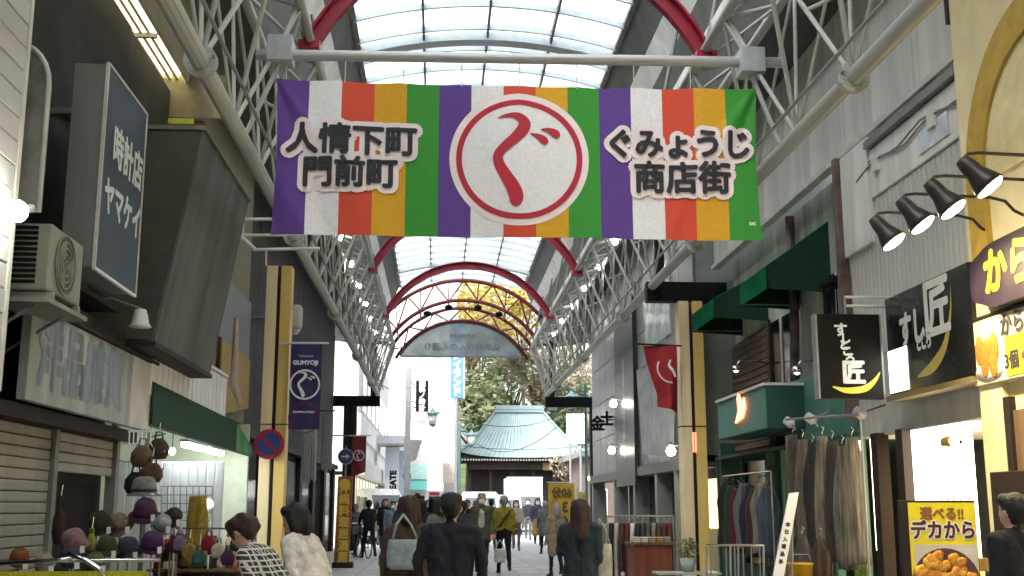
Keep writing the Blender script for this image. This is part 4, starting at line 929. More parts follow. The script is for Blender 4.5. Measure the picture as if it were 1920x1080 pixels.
# garments hanging at the shop front
random.seed(11)
gcol = [('taupe', (.12, .095, .07)), ('ash brown', (.15, .12, .09)), ('charcoal', (.035, .032, .03)), ('oatmeal', (.24, .20, .15)), ('dark umber', (.055, .045, .035)), ('mushroom grey', (.16, .15, .125)), ('sand', (.25, .20, .14)), ('slate brown', (.09, .08, .07)), ('cocoa', (.08, .05, .03))]
def garment(label, c, w, h, m, d=(0, 1, 0), thick=.06):
    t = thing('hanging_garment', label, 'garment', c, 'garments hung outside the clothes shop')
    V = []; Fc = []; N, M = 18, 14; d = Vector(d).normalized(); nn = d.cross(Vector((0, 0, 1)))
    ph = random.random() * 6
    for j in range(M + 1):
        v = j / M; ww = w * (.42 + .58 * min(1, v * 3.2)) * (1 + .1 * math.sin(v * 7 + ph))
        for i in range(N):
            a = 2 * math.pi * i / N; fo = 1 + .35 * math.sin(5 * a + ph + v) * min(1, v * 2)
            V.append(Vector(c) + d * (ww / 2 * math.cos(a)) + nn * (thick * fo * math.sin(a)) - Vector((0, 0, v * h + (.02 * math.sin(3 * a + ph) if j == M else 0))))
    for j in range(M):
        for i in range(N): Fc.append((j * N + i, j * N + (i + 1) % N, (j + 1) * N + (i + 1) % N, (j + 1) * N + i))
    Fc += [tuple(range(N)), tuple(range(M * N, M * N + N))]
    mo('cloth', V, Fc, m, t, True)
    tube('hanger_hook', [Vector(c), Vector(c) + Vector((0, 0, .05)), Vector(c) + d * .03 + Vector((0, 0, .09)), Vector(c) + Vector((0, 0, .12))], .006, CHROME, t, 6)
    return t
cloths = [mat('garment_' + n.replace(' ', '_'), c, .9, var=.5, scale=26, bump=.6, streak=True) for n, c in gcol]
places = ['beside the pale post', 'next right of the pale post', 'third from the pale post', 'in the middle of the row', 'right of the middle', 'near the lit slot', 'touching the green post']
for k in range(7):
    px = 1486 + k * 18.5
    c = P(px, 815 + (k % 3) * 8 + k, X=4.55); garment('%s wrap garment hanging in the front row, %s' % (gcol[k][0], places[k]), c, .30, 1.35, cloths[k], d=(.55, -.8, 0), thick=.05)
for k in range(3):
    c = P(1470 + k * 34, 1000 + 5 * k, X=4.3); garment('%s short scarf hung low %s' % (gcol[6 + k][0], ['left of the front row', 'under the front row', 'at the right foot of the front row'][k]), c, .22, .5, cloths[6 + k], d=(.7, -.7, 0))
dk = [('black', (.018, .018, .02)), ('bottle green', (.02, .045, .03)), ('wine', (.09, .015, .025)), ('grey check', (.13, .13, .125)), ('navy', (.02, .025, .05)), ('chocolate', (.06, .035, .022)), ('stone', (.22, .2, .16)), ('dusky blue', (.06, .08, .11))]
for k, (n_, c_) in enumerate(dk):
    c = P(1362 + k * 11, 905 + (k % 3) * 5, X=4.75); g_ = garment('%s coat in the dark row between the teal posts, beneath the neon sign' % n_, c, .34, 1.0, mat('coat_' + n_.replace(' ', '_'), c_, .9, var=.4, scale=20, bump=.5, streak=True), d=(.9, -.4, 0)); g_['group'] = 'coats between the teal posts'
r2 = thing('coat_rail', 'long thin rail holding the dark row of coats between the teal posts', 'rail', (4.75, 16.5, 0)); a, b_ = P(1356, 893, X=4.75), P(1446, 893, X=4.75)
rod('rail', (4.75, a.y, a.z), (4.75, b_.y, a.z), .014, CHROME, r2)
for q in (a.y, b_.y): rod('rail_leg', (4.75, q, 0), (4.75, q, a.z), .014, CHROME, r2)
rk = thing('garment_rail', 'dark steel rail carrying the row of brown garments', 'rail', (4.55, 14, 0))
a, b_ = P(1478, 800, X=4.55), P(1608, 806, X=4.55); rod('rail', (4.55, a.y + .1, a.z + .1), (4.55, b_.y - .1, b_.z + .16), .015, STEELD, rk)
for q in (a.y + .1, b_.y - .1): rod('rail_leg', (4.55, q, 0), (4.55, q, 2.4), .015, STEELD, rk)
# --- tilted white easel sign
Y = 11.5; p0 = P(1448, 1090, Y=Y); p1 = P(1480, 925, Y=Y)
t = thing('easel_sign', 'narrow tilted white easel sign with small black characters by the garments', 'sign', (p0.x, Y, 0))
wv = Vector((.10, 0, .012)); dn = (p0 - p1).normalized(); p0 = p1 + dn * (p1.z - .05) / -dn.z
prism('board', [p1, p1 + wv, p0 + wv * 1.25, p0], (0, .03, 0), WHITE, t)
for k in range(6): text('board_lettering', '本日入荷品あり'[k], .05, p1 + dn * (.33 + .075 * k) + wv * .5, INK, t, bold=.003)
rod('back_leg', p1 + Vector((.04, .03, 0)), (p1.x + .1, Y + .5, .0), .012, STEELD, t)

# --- grey glass and tile building beyond the right pillar
t = thing('tiled_store', 'pale grey tiled store with dark vertical name band beyond the right pillar', 'building', (6, 30, 0))
X4 = 4.75; TILE = mat('grey_tile', (.23, .25, .245), .35, var=.1, scale=3); GLS = mat('bright_glazing', (.62, .70, .70), .12, var=.25, scale=2, spec=.8)
box('wall', (X4 + .05, 20.6, 2.3), (9, 35.4, 7.9), TILE, t)
y = 20.7; k = 0
while y < 34.2:
    for z in range(5): box('tile_panel', (X4 + .012, y + .01, 2.4 + z * 1.05), (X4 + .048, y + 1.25, 2.4 + z * 1.05 + 1.03), TILE if (k * 3 + z) % 4 else mat('grey_tile_b', (.18, .20, .20), .3, var=.1), t, .008)
    y += 1.27; k += 1
def yx(px): return P(px, 760, X=X4).y
box('name_band', (X4 - .1, yx(1196), 2.0), (X4 + .01, yx(1160), 6.9), mat('dark_band', (.035, .042, .045), .4, var=.2), t)
for k, ch in enumerate('BBLOOMO'): text('band_letter', ch, .42, (X4 - .1, (yx(1196) + yx(1160)) / 2, 5.0 - k * .36), mat('band_letter', (.20, .22, .22), .3), t, right=(0, -1, 0), bold=.03)
for k in range(3): box('glazing_pane', (X4 - .03, yx(1262) + k * .95, 5.0), (X4 + .008, yx(1262) + k * .95 + .93, 6.9), GLS, t)
for px0, px1 in ((1155, 1180), (1190, 1225), (1230, 1262)):
    box('shop_glass', (X4 + .3, yx(px1) + .05, .2), (X4 + .33, yx(px0) - .05, 2.2), GLASSD, t)
for px in (1110, 1150, 1187, 1228, 1264): box('shop_pier', (X4 - .02, yx(px) - .12, 0), (X4 + .35, yx(px) + .12, 2.3), TILE, t)
box('shop_lintel', (X4 - .06, 20.6, 2.2), (X4 + .35, 35.4, 2.42), mat('lintel_grey', (.15, .155, .155), .5), t); box('shop_inside', (8.5, 20.6, 0), (8.6, 35.4, 2.3), mat('shop_brown', (.14, .10, .08), .8), t)
for k in range(7): box('vent_slat', (X4 - .05, yx(1262), 2.75 + k * .09), (X4 + .01, yx(1240), 2.8 + k * .09), OFFW, t)
# long white drop sheet
a = P(1196, 655, X=4.6); b_ = P(1258, 655, X=4.6); zt = 4.6; V = []; Fc = []
t = thing('drop_sheet', 'long white translucent drop sheet hanging beside the red flag', 'sheet', (4.6, (a.y + b_.y) / 2, 2))
for j in range(13):
    for i in range(13):
        u, v = i / 12, j / 12; zl = P(1230, 858, X=4.6).z + .25 * abs(u - .35); V.append((4.6 + .04 * math.sin(u * 8 + v * 3), b_.y + (a.y - b_.y) * u, zl + (zt - zl) * v))
for j in range(12):
    for i in range(12): q = j * 13 + i; Fc.append((q, q + 1, q + 14, q + 13))
mo('sheet', V, Fc, translucent('white_sheet_cloth', (.85, .86, .88), .4, 0), t, True); rod('sheet_rod', (4.6, b_.y - .05, zt), (4.6, a.y + .05, zt), .02, STEELD, t); rod('rod_bracket', (4.6, a.y, zt), (4.8, a.y, zt), .015, STEELD, t)
# red flag on the right pillar
Y = 19.95; a = P(1206, 648, Y=Y); b_ = P(1268, 645, Y=Y)
t = thing('hanging_flag', 'crimson flag with white circle emblem curling beside the right cream pillar', 'flag', (b_.x, Y, 2.9))
V = []; Fc = []; zl = P(1250, 768, Y=Y).z
for j in range(19):
    v = j / 18
    for i in range(11):
        u = i / 10; pinch = .42 * min(1, v * 1.25) ** 1.3; x = a.x + (b_.x - a.x) * (u + (1 - u) * pinch); V.append((x, Y + .10 * math.sin(u * 5 + v * 2) * (.3 + v), a.z + (zl - a.z) * v + .12 * v * (.5 - u)))
for j in range(18):
    for i in range(10): q = j * 11 + i; Fc.append((q, q + 1, q + 12, q + 11))
mo('cloth', V, Fc, mat('crimson_flag_cloth', (.30, .018, .022), .8, var=.15), t, True); rod('flag_pole', (a.x - .1, Y, a.z + .03), (b_.x + .1, Y, a.z + .0), .018, DBROWN, t)
c = Vector((b_.x - .12, Y - .14, a.z - .42)); 
tube('emblem_ring', [c + Vector((.26 * math.cos(q), .0, .26 * math.sin(q))) for q in [math.pi * (.85 + .65 * k / 12) for k in range(13)]], .014, FW_, t, 6)
stroke('emblem_stroke', [(-.02, .15, .012), (-.05, .05, .022), (.02, -.05, .025), (.06, -.16, .015)], FW_, t, (1, 0, 0), (0, 0, 1), c)
# bulbs and cut-out characters on the store
for i, (px, py, X, lb) in enumerate(((1150, 757, 4.45, 'upper lit bulb on the dark name band'), (1147, 845, 4.45, 'lower lit bulb under the dark name band'), (1258, 846, 4.45, 'lit bulb under the white drop sheet'))):
    c = P(px, py, X=X); t = thing('bulb_lamp', lb, 'lamp', c, 'bulbs on the tiled store')
    lathe('bulb', [(.01, -.09), (.07, -.07), (.095, 0), (.07, .07), (.03, .1)], c, glow('store_bulb', (1, .93, .72), 13), t, 14); rod('arm', c + Vector((0, 0, .1)), (X4, c.y, c.z + .12), .015, STEELD, t); lathe('socket', [(.04, .1), (.04, .16), (.02, .18)], c, STEELD, t, 10)
t = thing('cutout_characters', 'black cut out characters standing off the wall of the tiled store', 'sign', P(1125, 795, X=4.6))
for px, py, ch in ((1120, 796, '金'), (1138, 787, '土')): text('character', ch, .42, P(px, py, Y=31), BLACK, t, bold=.02)
for px, py in ((1120, 796), (1138, 787)): c = P(px, py, Y=31.02); rod('character_arm', c, (X4, 31.02, c.z), .02, BLACK, t)

# ================================================================ FAR STREET
def wins(parent, plane, c, cells, m=GLASSD, fm=OFFW):
    """windows with frame and pane on a wall facing the camera (plane 'Y') or the street (plane 'X'); sub-parts hang under the frame"""
    for (u0, u1, z0, z1) in cells:
        if plane == 'Y':
            f = box('window_frame', (u0 - .06, c - .05, z0 - .06), (u1 + .06, c - .002, z1 + .06), fm, parent); box('pane', (u0, c - .062, z0), (u1, c - .051, z1), m, f)
        else:
            s = -1 if c > XC else 1
            f = box('window_frame', (c + s * .002, u0 - .06, z0 - .06), (c + s * .05, u1 + .06, z1 + .06), fm, parent); box('pane', (c + s * .051, u0, z0), (c + s * .062, u1, z1), m, f)
# white shop with CREATE pier
t = thing('white_drugstore', 'white two storey store with glass front and CREATE lettered pier beyond the arcade', 'building', (-6, 56, 0))
PALEG = mat('pale_glass', (.30, .34, .34), .15, var=.2, spec=.7)
box('wall', (-11, 46, 2.9), (-3.3, 74, 9.5), WALLW, t); box('fascia', (-3.35, 45.9, 2.75), (-2.95, 74, 3.4), OFFW, t); box('parapet_band', (-3.3, 46, 4.3), (-3.15, 74, 5.2), WALLW, t)
wins(t, 'X', -3.3, [(48 + 3.4 * k, 50.2 + 3.4 * k, 5.5, 7.4) for k in range(7)], PALEG)
for k in range(8): box('shop_glass', (-3.5, 46.2 + k * 2, .2), (-3.45, 48.1 + k * 2, 2.7), mat('lit_shop_glass', (.55, .55, .40), .2, emit=(1, .95, .7), estr=.25), t); box('glass_mullion', (-3.55, 48.1 + k * 2, 0), (-3.4, 48.2 + k * 2, 2.75), OFFW, t)
box('shop_back', (-11, 46, 0), (-3.7, 74, 2.75), mat('shop_cream', (.5, .5, .42), .7), t)
a, b_ = P(722, 880, Y=60), P(748, 880, Y=60)
box('name_pier', (a.x, 60, 0), (b_.x, 61, P(735, 838, Y=60).z), mat('pier_pale', (.62, .68, .74), .5, var=.05), t); box('pier_band', (b_.x, 60.02, 0), (b_.x + .35, 61, P(735, 845, Y=60).z), mat('pier_blue', (.35, .42, .52), .5), t)
text('pier_lettering', 'CREATE', .44, ((a.x + b_.x) / 2 + .08, 60, P(733, 911, Y=60).z), BLACK, t, right=(0, 0, 1), up=(-1, 0, 0), bold=.03, sx=1.0)
box('canopy', (-3.3, 57.5, P(735, 836, Y=60).z), (b_.x + .5, 61.2, P(735, 822, Y=60).z), mat('canopy_grey', (.45, .48, .52), .5), t)
# tall white building closing the view
t = thing('white_tower_block', 'tall plain white building closing the left of the street before the temple', 'building', (-1, 88, 0))
x0, x1 = P(768, 800, Y=86).x, P(853, 800, Y=86).x
box('wall', (x0 - 6, 86, 0), (x1, 98, 20), WALLW, t); box('parapet', (x0 - 6.1, 85.8, 20), (x1 + .1, 98.2, 20.5), OFFW, t)
wins(t, 'Y', 86, [(x0 + .5 + i * 1.2, x0 + 1.1 + i * 1.2, 6.2 + 2.9 * j, 7.6 + 2.9 * j) for i in range(3) for j in range(4)], PALEG)
# small shops at its foot
for i, (px0, px1, Y, zt, c, lab) in enumerate(((768, 800, 72, 5.2, (.50, .52, .50), 'small pale shop with teal awning left of the street'), (800, 830, 78, 5.6, (.62, .60, .56), 'small cream shop with red sign at the foot of the white building'), (830, 856, 82, 4.6, (.40, .36, .33), 'low brown shop with grey hood beside the dark pole'))):
    a, b_ = P(px0, 900, Y=Y), P(px1, 900, Y=Y); t = thing('small_shop', lab, 'building', ((a.x + b_.x) / 2, Y, 0))
    box('wall', (a.x - (2 if i == 0 else 0), Y, 0), (b_.x, Y + 3.5, zt), mat('shop_wall_%d' % i, c, .8, var=.15), t)
    wins(t, 'Y', Y, [(a.x + .15, a.x + .15 + (b_.x - a.x) * .35, .9, 2.2), (a.x + (b_.x - a.x) * .55, b_.x - .1, .2, 2.2)], GLASSD)
    col = ((.10, .34, .30), (.45, .46, .47), (.2, .2, .2))[i]
    prism('awning', [(a.x - .1, Y - .9, 2.5), (b_.x + .05, Y - .9, 2.5), (b_.x + .05, Y - .01, 3.1), (a.x - .1, Y - .01, 3.1)], (0, 0, .05), mat('awning_%d' % i, col, .7), t)
    if i == 1: box('red_sign', (a.x + .2, Y - .12, 2.25), (b_.x - .2, Y - .06, 2.48), SR, t)
    if i == 0: box('teal_sign', (a.x, Y - .1, 3.2), (b_.x, Y - .02, 4.1), mat('pale_teal', (.35, .55, .52), .6), t)
# utility poles and pole signs
for i, (px, yb, yt, Y, r, m, lab) in enumerate(((763, 960, 690, 50, .14, mat('pole_grey', (.26, .27, .28), .7), 'grey square pole carrying the black vertical sign beyond the arcade'), (857, 930, 768, 84, .17, mat('pole_dark', (.10, .11, .11), .7), 'dark utility pole just left of the temple roof'))):
    c = P(px, 900, Y=Y); t = thing('utility_pole', lab, 'pole', (c.x, Y, 0)); zt = P(px, yt, Y=Y).z
    if i == 0: box('shaft', (c.x - .13, Y - .1, 0), (c.x + .13, Y + .1, zt), m, t, .02)
    else: lathe('shaft', [(r, 0), (r * .75, zt)], (c.x, Y, 0), m, t, 12)
    for k in range(2): rod('cross_arm', (c.x - .4, Y - .05, zt - .7 - k * .8), (c.x + .6, Y - .05, zt - .7 - k * .8), .03, STEELD, t)
Y = 49.6; a, b_ = P(780, 713, Y=Y), P(803, 772, Y=Y)
t = thing('pole_sign', 'black and white vertical shop sign on the grey pole beyond the arcade', 'sign', (a.x, Y, b_.z))
box('board', (a.x, Y, b_.z), (b_.x, Y + .12, a.z), BLACK, t); text('sign_lettering', '眼科ノ時計', .27, ((a.x + b_.x) / 2, Y, (a.z + b_.z) / 2), WHITE, t, vertical=True, bold=.02, spacing=1.0)
c = P(763, 735, Y=Y); rod('sign_arm', (c.x, Y + .05, a.z - .3), (a.x, Y + .05, a.z - .3), .025, STEELD, t); rod('sign_arm', (c.x, Y + .05, b_.z + .2), (a.x, Y + .05, b_.z + .2), .025, STEELD, t)
c = P(789, 784, Y=48)
t = thing('round_pole_sign', 'round pale street sign with dark band below the black vertical sign', 'sign', c)
disc('sign_disc', c, .29, mat('pinkish_disc', (.45, .36, .36), .6), t, th=.08); box('sign_band', c + Vector((-.3, -.09, -.09)), c + Vector((.3, -.082, .09)), WHITE, t); text('band_lettering', '商店街', .14, c + Vector((0, -.083, 0)), INK, t, bold=.006); rod('sign_arm', c, P(763, 784, Y=48.5), .02, STEELD, t)
def lantern(px, py, Y, label, polex):
    c = P(px, py, Y=Y); t = thing('street_lantern', label, 'lamp', c, 'hanging street lanterns beyond the arcade')
    lathe('glass_body', [(.16, -.3), (.24, .15), (.2, .17)], c, mat('lantern_glass', (.60, .62, .58), .3), t, 6); lathe('roof', [(.36, .16), (.3, .2), (.1, .34), (.03, .46)], c, mat('verdigris', (.07, .15, .14), .6), t, 6); lathe('base', [(.05, -.42), (.17, -.32), (.17, -.3)], c, mat('verdigris', (0, 0, 0)), t, 6)
    q = P(polex, py, Y=Y); tube('arm', [c + Vector((0, 0, .44)), c + Vector(((q.x - c.x) * .4, 0, .62)), (q.x, Y, c.z + .3)], .025, mat('verdigris', (0, 0, 0)), t, 6); rod('post', (q.x, Y, 0), (q.x, Y, c.z + .8), .06, mat('verdigris', (0, 0, 0)), t)
lantern(811, 783, 52, 'lantern with glass sides beside the round sign left of the street', 766)
lantern(1036, 756, 45, 'green lantern hanging in front of the right end of the temple ridge', 1098)
lantern(1072, 752, 47, 'dark lantern right of the green one, under the black beam', 1098)
lantern(884, 822, 60, 'small lantern in front of the left slope of the temple roof', 862)
Y = 62; a, b_ = P(845, 640, Y=Y), P(869, 746, Y=Y)
t = thing('blue_vertical_sign', 'tall blue vertical sign with white characters seen through the end gate', 'sign', (a.x, Y, b_.z))
box('board', (a.x, Y, b_.z), (b_.x, Y + .2, a.z + 1), mat('sign_sky_blue', (.08, .20, .52), .4, var=.08), t); box('edge', (a.x - .05, Y - .01, b_.z - .05), (a.x, Y + .21, a.z + 1), WHITE, t); box('edge', (b_.x, Y - .01, b_.z - .05), (b_.x + .05, Y + .21, a.z + 1), WHITE, t)
text('sign_lettering', 'プレイランド', .5, ((a.x + b_.x) / 2, Y, (a.z + b_.z) / 2), WHITE, t, vertical=True, bold=.03, spacing=1.0)
rod('sign_post', ((a.x + b_.x) / 2, Y + .1, 0), ((a.x + b_.x) / 2, Y + .1, b_.z), .09, STEELD, t)
# crossed advertising panels on a post
c = P(774, 850, Y=51)
t = thing('panel_sign', 'tilted grey advertising panels with round mark on a post left of the street', 'sign', (c.x, 51, 0))
prism('panel', [P(757, 822, Y=51), P(792, 826, Y=51), P(780, 862, Y=51), P(757, 872, Y=51)], (0, .06, 0), mat('panel_grey', (.36, .36, .36), .6, var=.2, scale=12), t); disc('round_mark', P(763, 868, Y=50.9), .16, WHITE, t, th=.01); disc('blue_mark', P(763, 893, Y=50.9), .18, SB, t, th=.03); rod('post', (c.x - .2, 51.1, 0), (c.x - .2, 51.1, P(774, 820, Y=51).z), .05, STEELD, t)
# ---- temple hall
t = thing('temple_hall', 'temple hall with broad pale teal copper hipped roof at the end of the street', 'temple', (6.9, 97, 0))
COP = mat('verdigris_copper', (.23, .325, .325), .55, var=.12, scale=1.2, streak=True); COPD = mat('copper_ridge', (.20, .27, .28), .55, var=.15); TIMB = mat('old_temple_timber', (.06, .045, .035), .75, var=.25)
e0, e1 = P(860, 858, Y=92), P(1097, 858, Y=92); r0, r1 = P(930, 772, Y=97), P(1018, 772, Y=97); ez = e0.z; rz = r0.z
prof = [(0, 0), (.12, .09), (.3, .255), (.55, .52), (.78, .765), (1, 1)]
def hip(f, g):
    x0 = e0.x + (r0.x - e0.x) * f; x1 = e1.x + (r1.x - e1.x) * f; y0 = 91.5 + (97.2 - 91.5) * f; y1 = 104 + (97.8 - 104) * f; z = ez + (rz - ez) * g
    return x0, x1, y0, y1, z
V = []; Fc = []; NS = 16
for f, g in prof:
    x0, x1, y0, y1, z = hip(f, g); ring_ = []
    for (xa, ya, xb, yb) in ((x0, y0, x1, y0), (x1, y0, x1, y1), (x1, y1, x0, y1), (x0, y1, x0, y0)):
        for k in range(NS):
            u = k / NS; lift = .45 * (1 - f) ** 3 * abs(2 * u - 1) ** 3; ring_.append((xa + (xb - xa) * u, ya + (yb - ya) * u, z + lift))
    V += ring_
n = 4 * NS
for j in range(len(prof) - 1):
    for k in range(n): Fc.append((j * n + k, j * n + (k + 1) % n, (j + 1) * n + (k + 1) % n, (j + 1) * n + k))
rf = mo('roof', V, Fc, COP, t, True)
for k in range(1, 26):        # standing seams on the slope that faces the street
    u = k / 26; q = []
    for f, g in prof:
        x0, x1, y0, y1, z = hip(f, g); q.append((x0 + (x1 - x0) * u, y0 - .02, z + .03 + .45 * (1 - f) ** 3 * abs(2 * u - 1) ** 3))
    tube('roof_seam', q, .025, COPD, rf, 5)
for sx in (0, 1):
    q = []
    for f, g in prof:
        x0, x1, y0, y1, z = hip(f, g); q.append((x1 if sx else x0, y0, z + .06 + .45 * (1 - f) ** 3))
    tube('hip_ridge', q, .12, COPD, rf, 6)
zz = rz - .05
for k, (dz, ex) in enumerate(((.0, .1), (.26, .0), (.46, .12))): box('ridge_course', (r0.x - ex, 97.2 - .1 * (3 - k), zz + dz), (r1.x + ex, 97.8 + .1 * (3 - k), zz + dz + (.22 if k < 2 else .16)), COPD, rf)
for k in range(44):
    x = e0.x + .3 + (e1.x - e0.x - .6) * k / 43; box('rafter_end', (x - .055, 91.7, ez - .24), (x + .055, 92.6, ez - .1), mat('rafter_white', (.6, .6, .56), .6), t)
prism('eave_soffit', [(e0.x + .2, 91.8, ez - .06), (e1.x - .2, 91.8, ez - .06), (e1.x - .2, 103.5, ez - .06), (e0.x + .2, 103.5, ez - .06)], (0, 0, .03), TIMB, t)
box('eave_beam', (e0.x + .9, 93.2, ez - .9), (e1.x - .9, 93.5, ez - .3), TIMB, t); wx0, wx1 = P(880, 900, Y=94).x, P(1080, 900, Y=94).x
box('hall_wall', (wx0, 95, 0), (wx1, 102, ez - .1), mat('temple_wall', (.045, .032, .03), .8, var=.3), t)
for k in range(6): x = wx0 + (wx1 - wx0) * k / 5; box('hall_column', (x - .14, 94.0, 0), (x + .14, 94.3, ez - .3), TIMB, t)
for k in range(5):
    x = wx0 + (wx1 - wx0) * (k + .18) / 5; x2 = wx0 + (wx1 - wx0) * (k + .82) / 5; box('lattice_door', (x, 94.9, .3), (x2, 94.99, 3.0), mat('lattice_dark', (.025, .018, .018), .7), t)
box('name_plaque', (P(1018, 870, Y=93).x, 93.0, ez - .95), (P(1036, 870, Y=93).x, 93.15, ez - .35), mat('plaque_gold', (.35, .25, .08), .5), t)
box('veranda', (wx0 - .4, 93.4, 0), (wx1 + .4, 95, .45), TIMB, t)
# ---- hill and trees behind
def hillz(x, y): return 11 * (1 - math.exp(-max(0, y - 106) / 35)) * math.exp(-((x - 8) / 60) ** 2) + .8 * noise.noise(Vector((x * .07, y * .07, 0)))
V = []; Fc = []; nx, ny = 30, 16
for j in range(ny + 1):
    for i in range(nx + 1): x = -60 + 140 * i / nx; y = 106 + 120 * j / ny; V.append((x, y, hillz(x, y) if j else -.2))
for j in range(ny):
    for i in range(nx): q = j * (nx + 1) + i; Fc.append((q, q + 1, q + nx + 2, q + nx + 1))
struct(mo('hill', V, Fc, mat('hill_undergrowth', (.07, .10, .03), .95, var=.4, scale=.5, bump=.3), None, True))
def leafmat(name, a, b):
    m = bpy.data.materials.new(name); m.use_nodes = True; n = m.node_tree; bs = n.nodes['Principled BSDF']; bs.inputs['Roughness'].default_value = .65
    g_ = n.nodes.new('ShaderNodeNewGeometry'); rp = n.nodes.new('ShaderNodeValToRGB'); rp.color_ramp.elements[0].color = (*a, 1); rp.color_ramp.elements[1].color = (*b, 1)
    n.links.new(g_.outputs['Random Per Island'], rp.inputs[0]); n.links.new(rp.outputs[0], bs.inputs['Base Color'])
    tr = n.nodes.new('ShaderNodeBsdfTranslucent'); n.links.new(rp.outputs[0], tr.inputs['Color']); mx = n.nodes.new('ShaderNodeMixShader'); mx.inputs[0].default_value = .5
    n.links.new(bs.outputs[0], mx.inputs[1]); n.links.new(tr.outputs[0], mx.inputs[2]); n.links.new(mx.outputs[0], n.nodes['Material Output'].inputs[0]); return m
LG = leafmat('evergreen_leaf', (.14, .19, .09), (.33, .39, .21)); LG2 = leafmat('pale_leaf', (.24, .30, .16), (.46, .50, .31)); LY = leafmat('ginkgo_leaf', (.40, .33, .08), (.66, .56, .20)); LP = leafmat('autumn_leaf', (.30, .26, .19), (.48, .42, .32))
BARK = mat('bark', (.09, .07, .05), .9, var=.3, scale=10, bump=.5)
def tree(label, x, y, z0, h, rx, rz, m, n=2600, leaf=.34, seed=1, gaps=.35, cat='tree'):
    rnd = random.Random(seed); t = thing('tree', label, cat, (x, y, z0))
    cz = z0 + h - rz; tips = []
    tube('trunk', [(x, y, z0 - .5), (x + .1, y, z0 + h * .3), (x - .1, y + .1, z0 + h * .6), (x, y, z0 + h * .85)], [.05 * h ** .8 * .55, .04 * h ** .8 * .5, .03 * h ** .8 * .4, .05], BARK, t, 8)
    cl = []
    for k in range(26):
        while True:
            p = Vector((rnd.uniform(-1, 1), rnd.uniform(-1, 1), rnd.uniform(-1, 1)))
            if .25 < p.length < 1: break
        cl.append((Vector((x + p.x * rx * .85, y + p.y * rx * .85, cz + p.z * rz * .85)), rnd.uniform(.22, .42) * rx))
    for k in range(9): tube('limb', [(x, y, z0 + h * (.35 + .05 * k)), (Vector((x, y, z0 + h * .55)) + cl[k][0]) / 2, cl[k][0]], [.12, .08, .03], BARK, t, 6)
    V = []; Fc = []
    for k in range(n):
        c, r = cl[rnd.randrange(26)]; d = Vector((rnd.gauss(0, 1), rnd.gauss(0, 1), rnd.gauss(0, .8))).normalized() * r * rnd.random() ** .4
        p = c + d; a = Vector((rnd.gauss(0, 1), rnd.gauss(0, 1), rnd.gauss(0, .6))).normalized(); b = a.cross(Vector((rnd.gauss(0, 1), rnd.gauss(0, 1), 1))).normalized(); s = leaf * rnd.uniform(.6, 1.3)
        q = len(V); V += [p - a * s, p + b * s * .55, p + a * s, p - b * s * .55]; Fc.append((q, q + 1, q + 2, q + 3))
    me = bpy.data.meshes.new('crown'); me.from_pydata(V, [], Fc); me.materials.append(m); link(bpy.data.objects.new('crown', me), t)
for k, (px, py, Y, rx, rz, m, lab, nn) in enumerate((
        (880, 585, 108, 6.2, 4.6, LY, 'tall yellow ginkgo tree seen above the half moon gate sign', 2900), (900, 700, 118, 4.2, 4.6, LG, 'dense green tree left of the temple ridge behind the blue sign', 1700),
        (880, 770, 109, 3.6, 4.0, LG2, 'pale green bushy tree behind the left slope of the temple roof', 1900), (960, 710, 122, 5, 4.5, LG2, 'yellowish green tree behind the temple ridge', 1500), (1010, 690, 112, 3.6, 4.0, LP, 'brownish autumn tree right of the temple ridge', 1200),
        (1060, 780, 114, 4.0, 4.4, LG, 'dark green tree behind the right slope of the temple', 1700), (1085, 700, 126, 5, 5, LP, 'tall autumn tree far behind the right pillar of the arcade', 1200), (980, 600, 134, 5, 4, LP, 'tall bare brown tree beside the ginkgo crown', 600))):
    c = P(px, py, Y=Y); z0 = hillz(c.x, Y); tree(lab, c.x, Y, z0, c.z + rz - z0, rx, rz, m, nn, .36, k + 3)
c = P(1085, 862, Y=70); tree('bare twiggy shrub in front of the right temple eave', c.x - .6, 70, 0, c.z + .6, 1.4, 1.0, LP, 420, .12, 31)
t = thing('hill_house', 'plain grey house among the trees above the temple roof', 'building', P(893, 735, Y=128)); a, b_ = P(866, 735, Y=128), P(925, 686, Y=128)
box('wall', (a.x, 128, a.z - 4), (b_.x, 136, b_.z), mat('house_grey', (.36, .38, .40), .8, var=.1), t); box('roof', (a.x - .3, 127.7, b_.z), (b_.x + .3, 136.3, b_.z + .35), STEELD, t); wins(t, 'Y', 128, [(a.x + .6 + k * 1.2, a.x + 1.2 + k * 1.2, b_.z - 2.2, b_.z - 1.0) for k in range(3)], GLASSD)
# ---- right of the mouth
t = thing('right_corner_shop', 'brown corner shop with lit sign beyond the right end of the arcade', 'building', (11, 66, 0))
a = P(1099, 900, Y=62); box('wall', (a.x, 62, 0), (18, 72, 4.2), mat('corner_brown', (.15, .11, .09), .8, var=.25), t); box('roof', (a.x - .4, 61.4, 4.2), (18.2, 72.4, 4.5), STEELD, t); wins(t, 'Y', 62, [(a.x + .3, a.x + 1.1, .6, 2.4)], GLASSD)
c = P(1106, 897, Y=61.9); box('lit_sign', (c.x - .15, 61.85, c.z - .1), (c.x + .15, 61.95, c.z + .1), glow('corner_lit', (1, .85, .5), 3), t)
t = thing('white_billboard', 'blank white billboard above the brown corner shop on the right', 'sign', P(1078, 830, Y=60)); a, b_ = P(1062, 776, Y=60), P(1096, 832, Y=60)
box('panel', (a.x, 60, b_.z), (b_.x, 60.15, a.z), WHITE, t); 
for x in (a.x + .2, b_.x - .2): rod('leg', (x, 60.1, 0), (x, 60.1, b_.z), .06, STEELD, t)
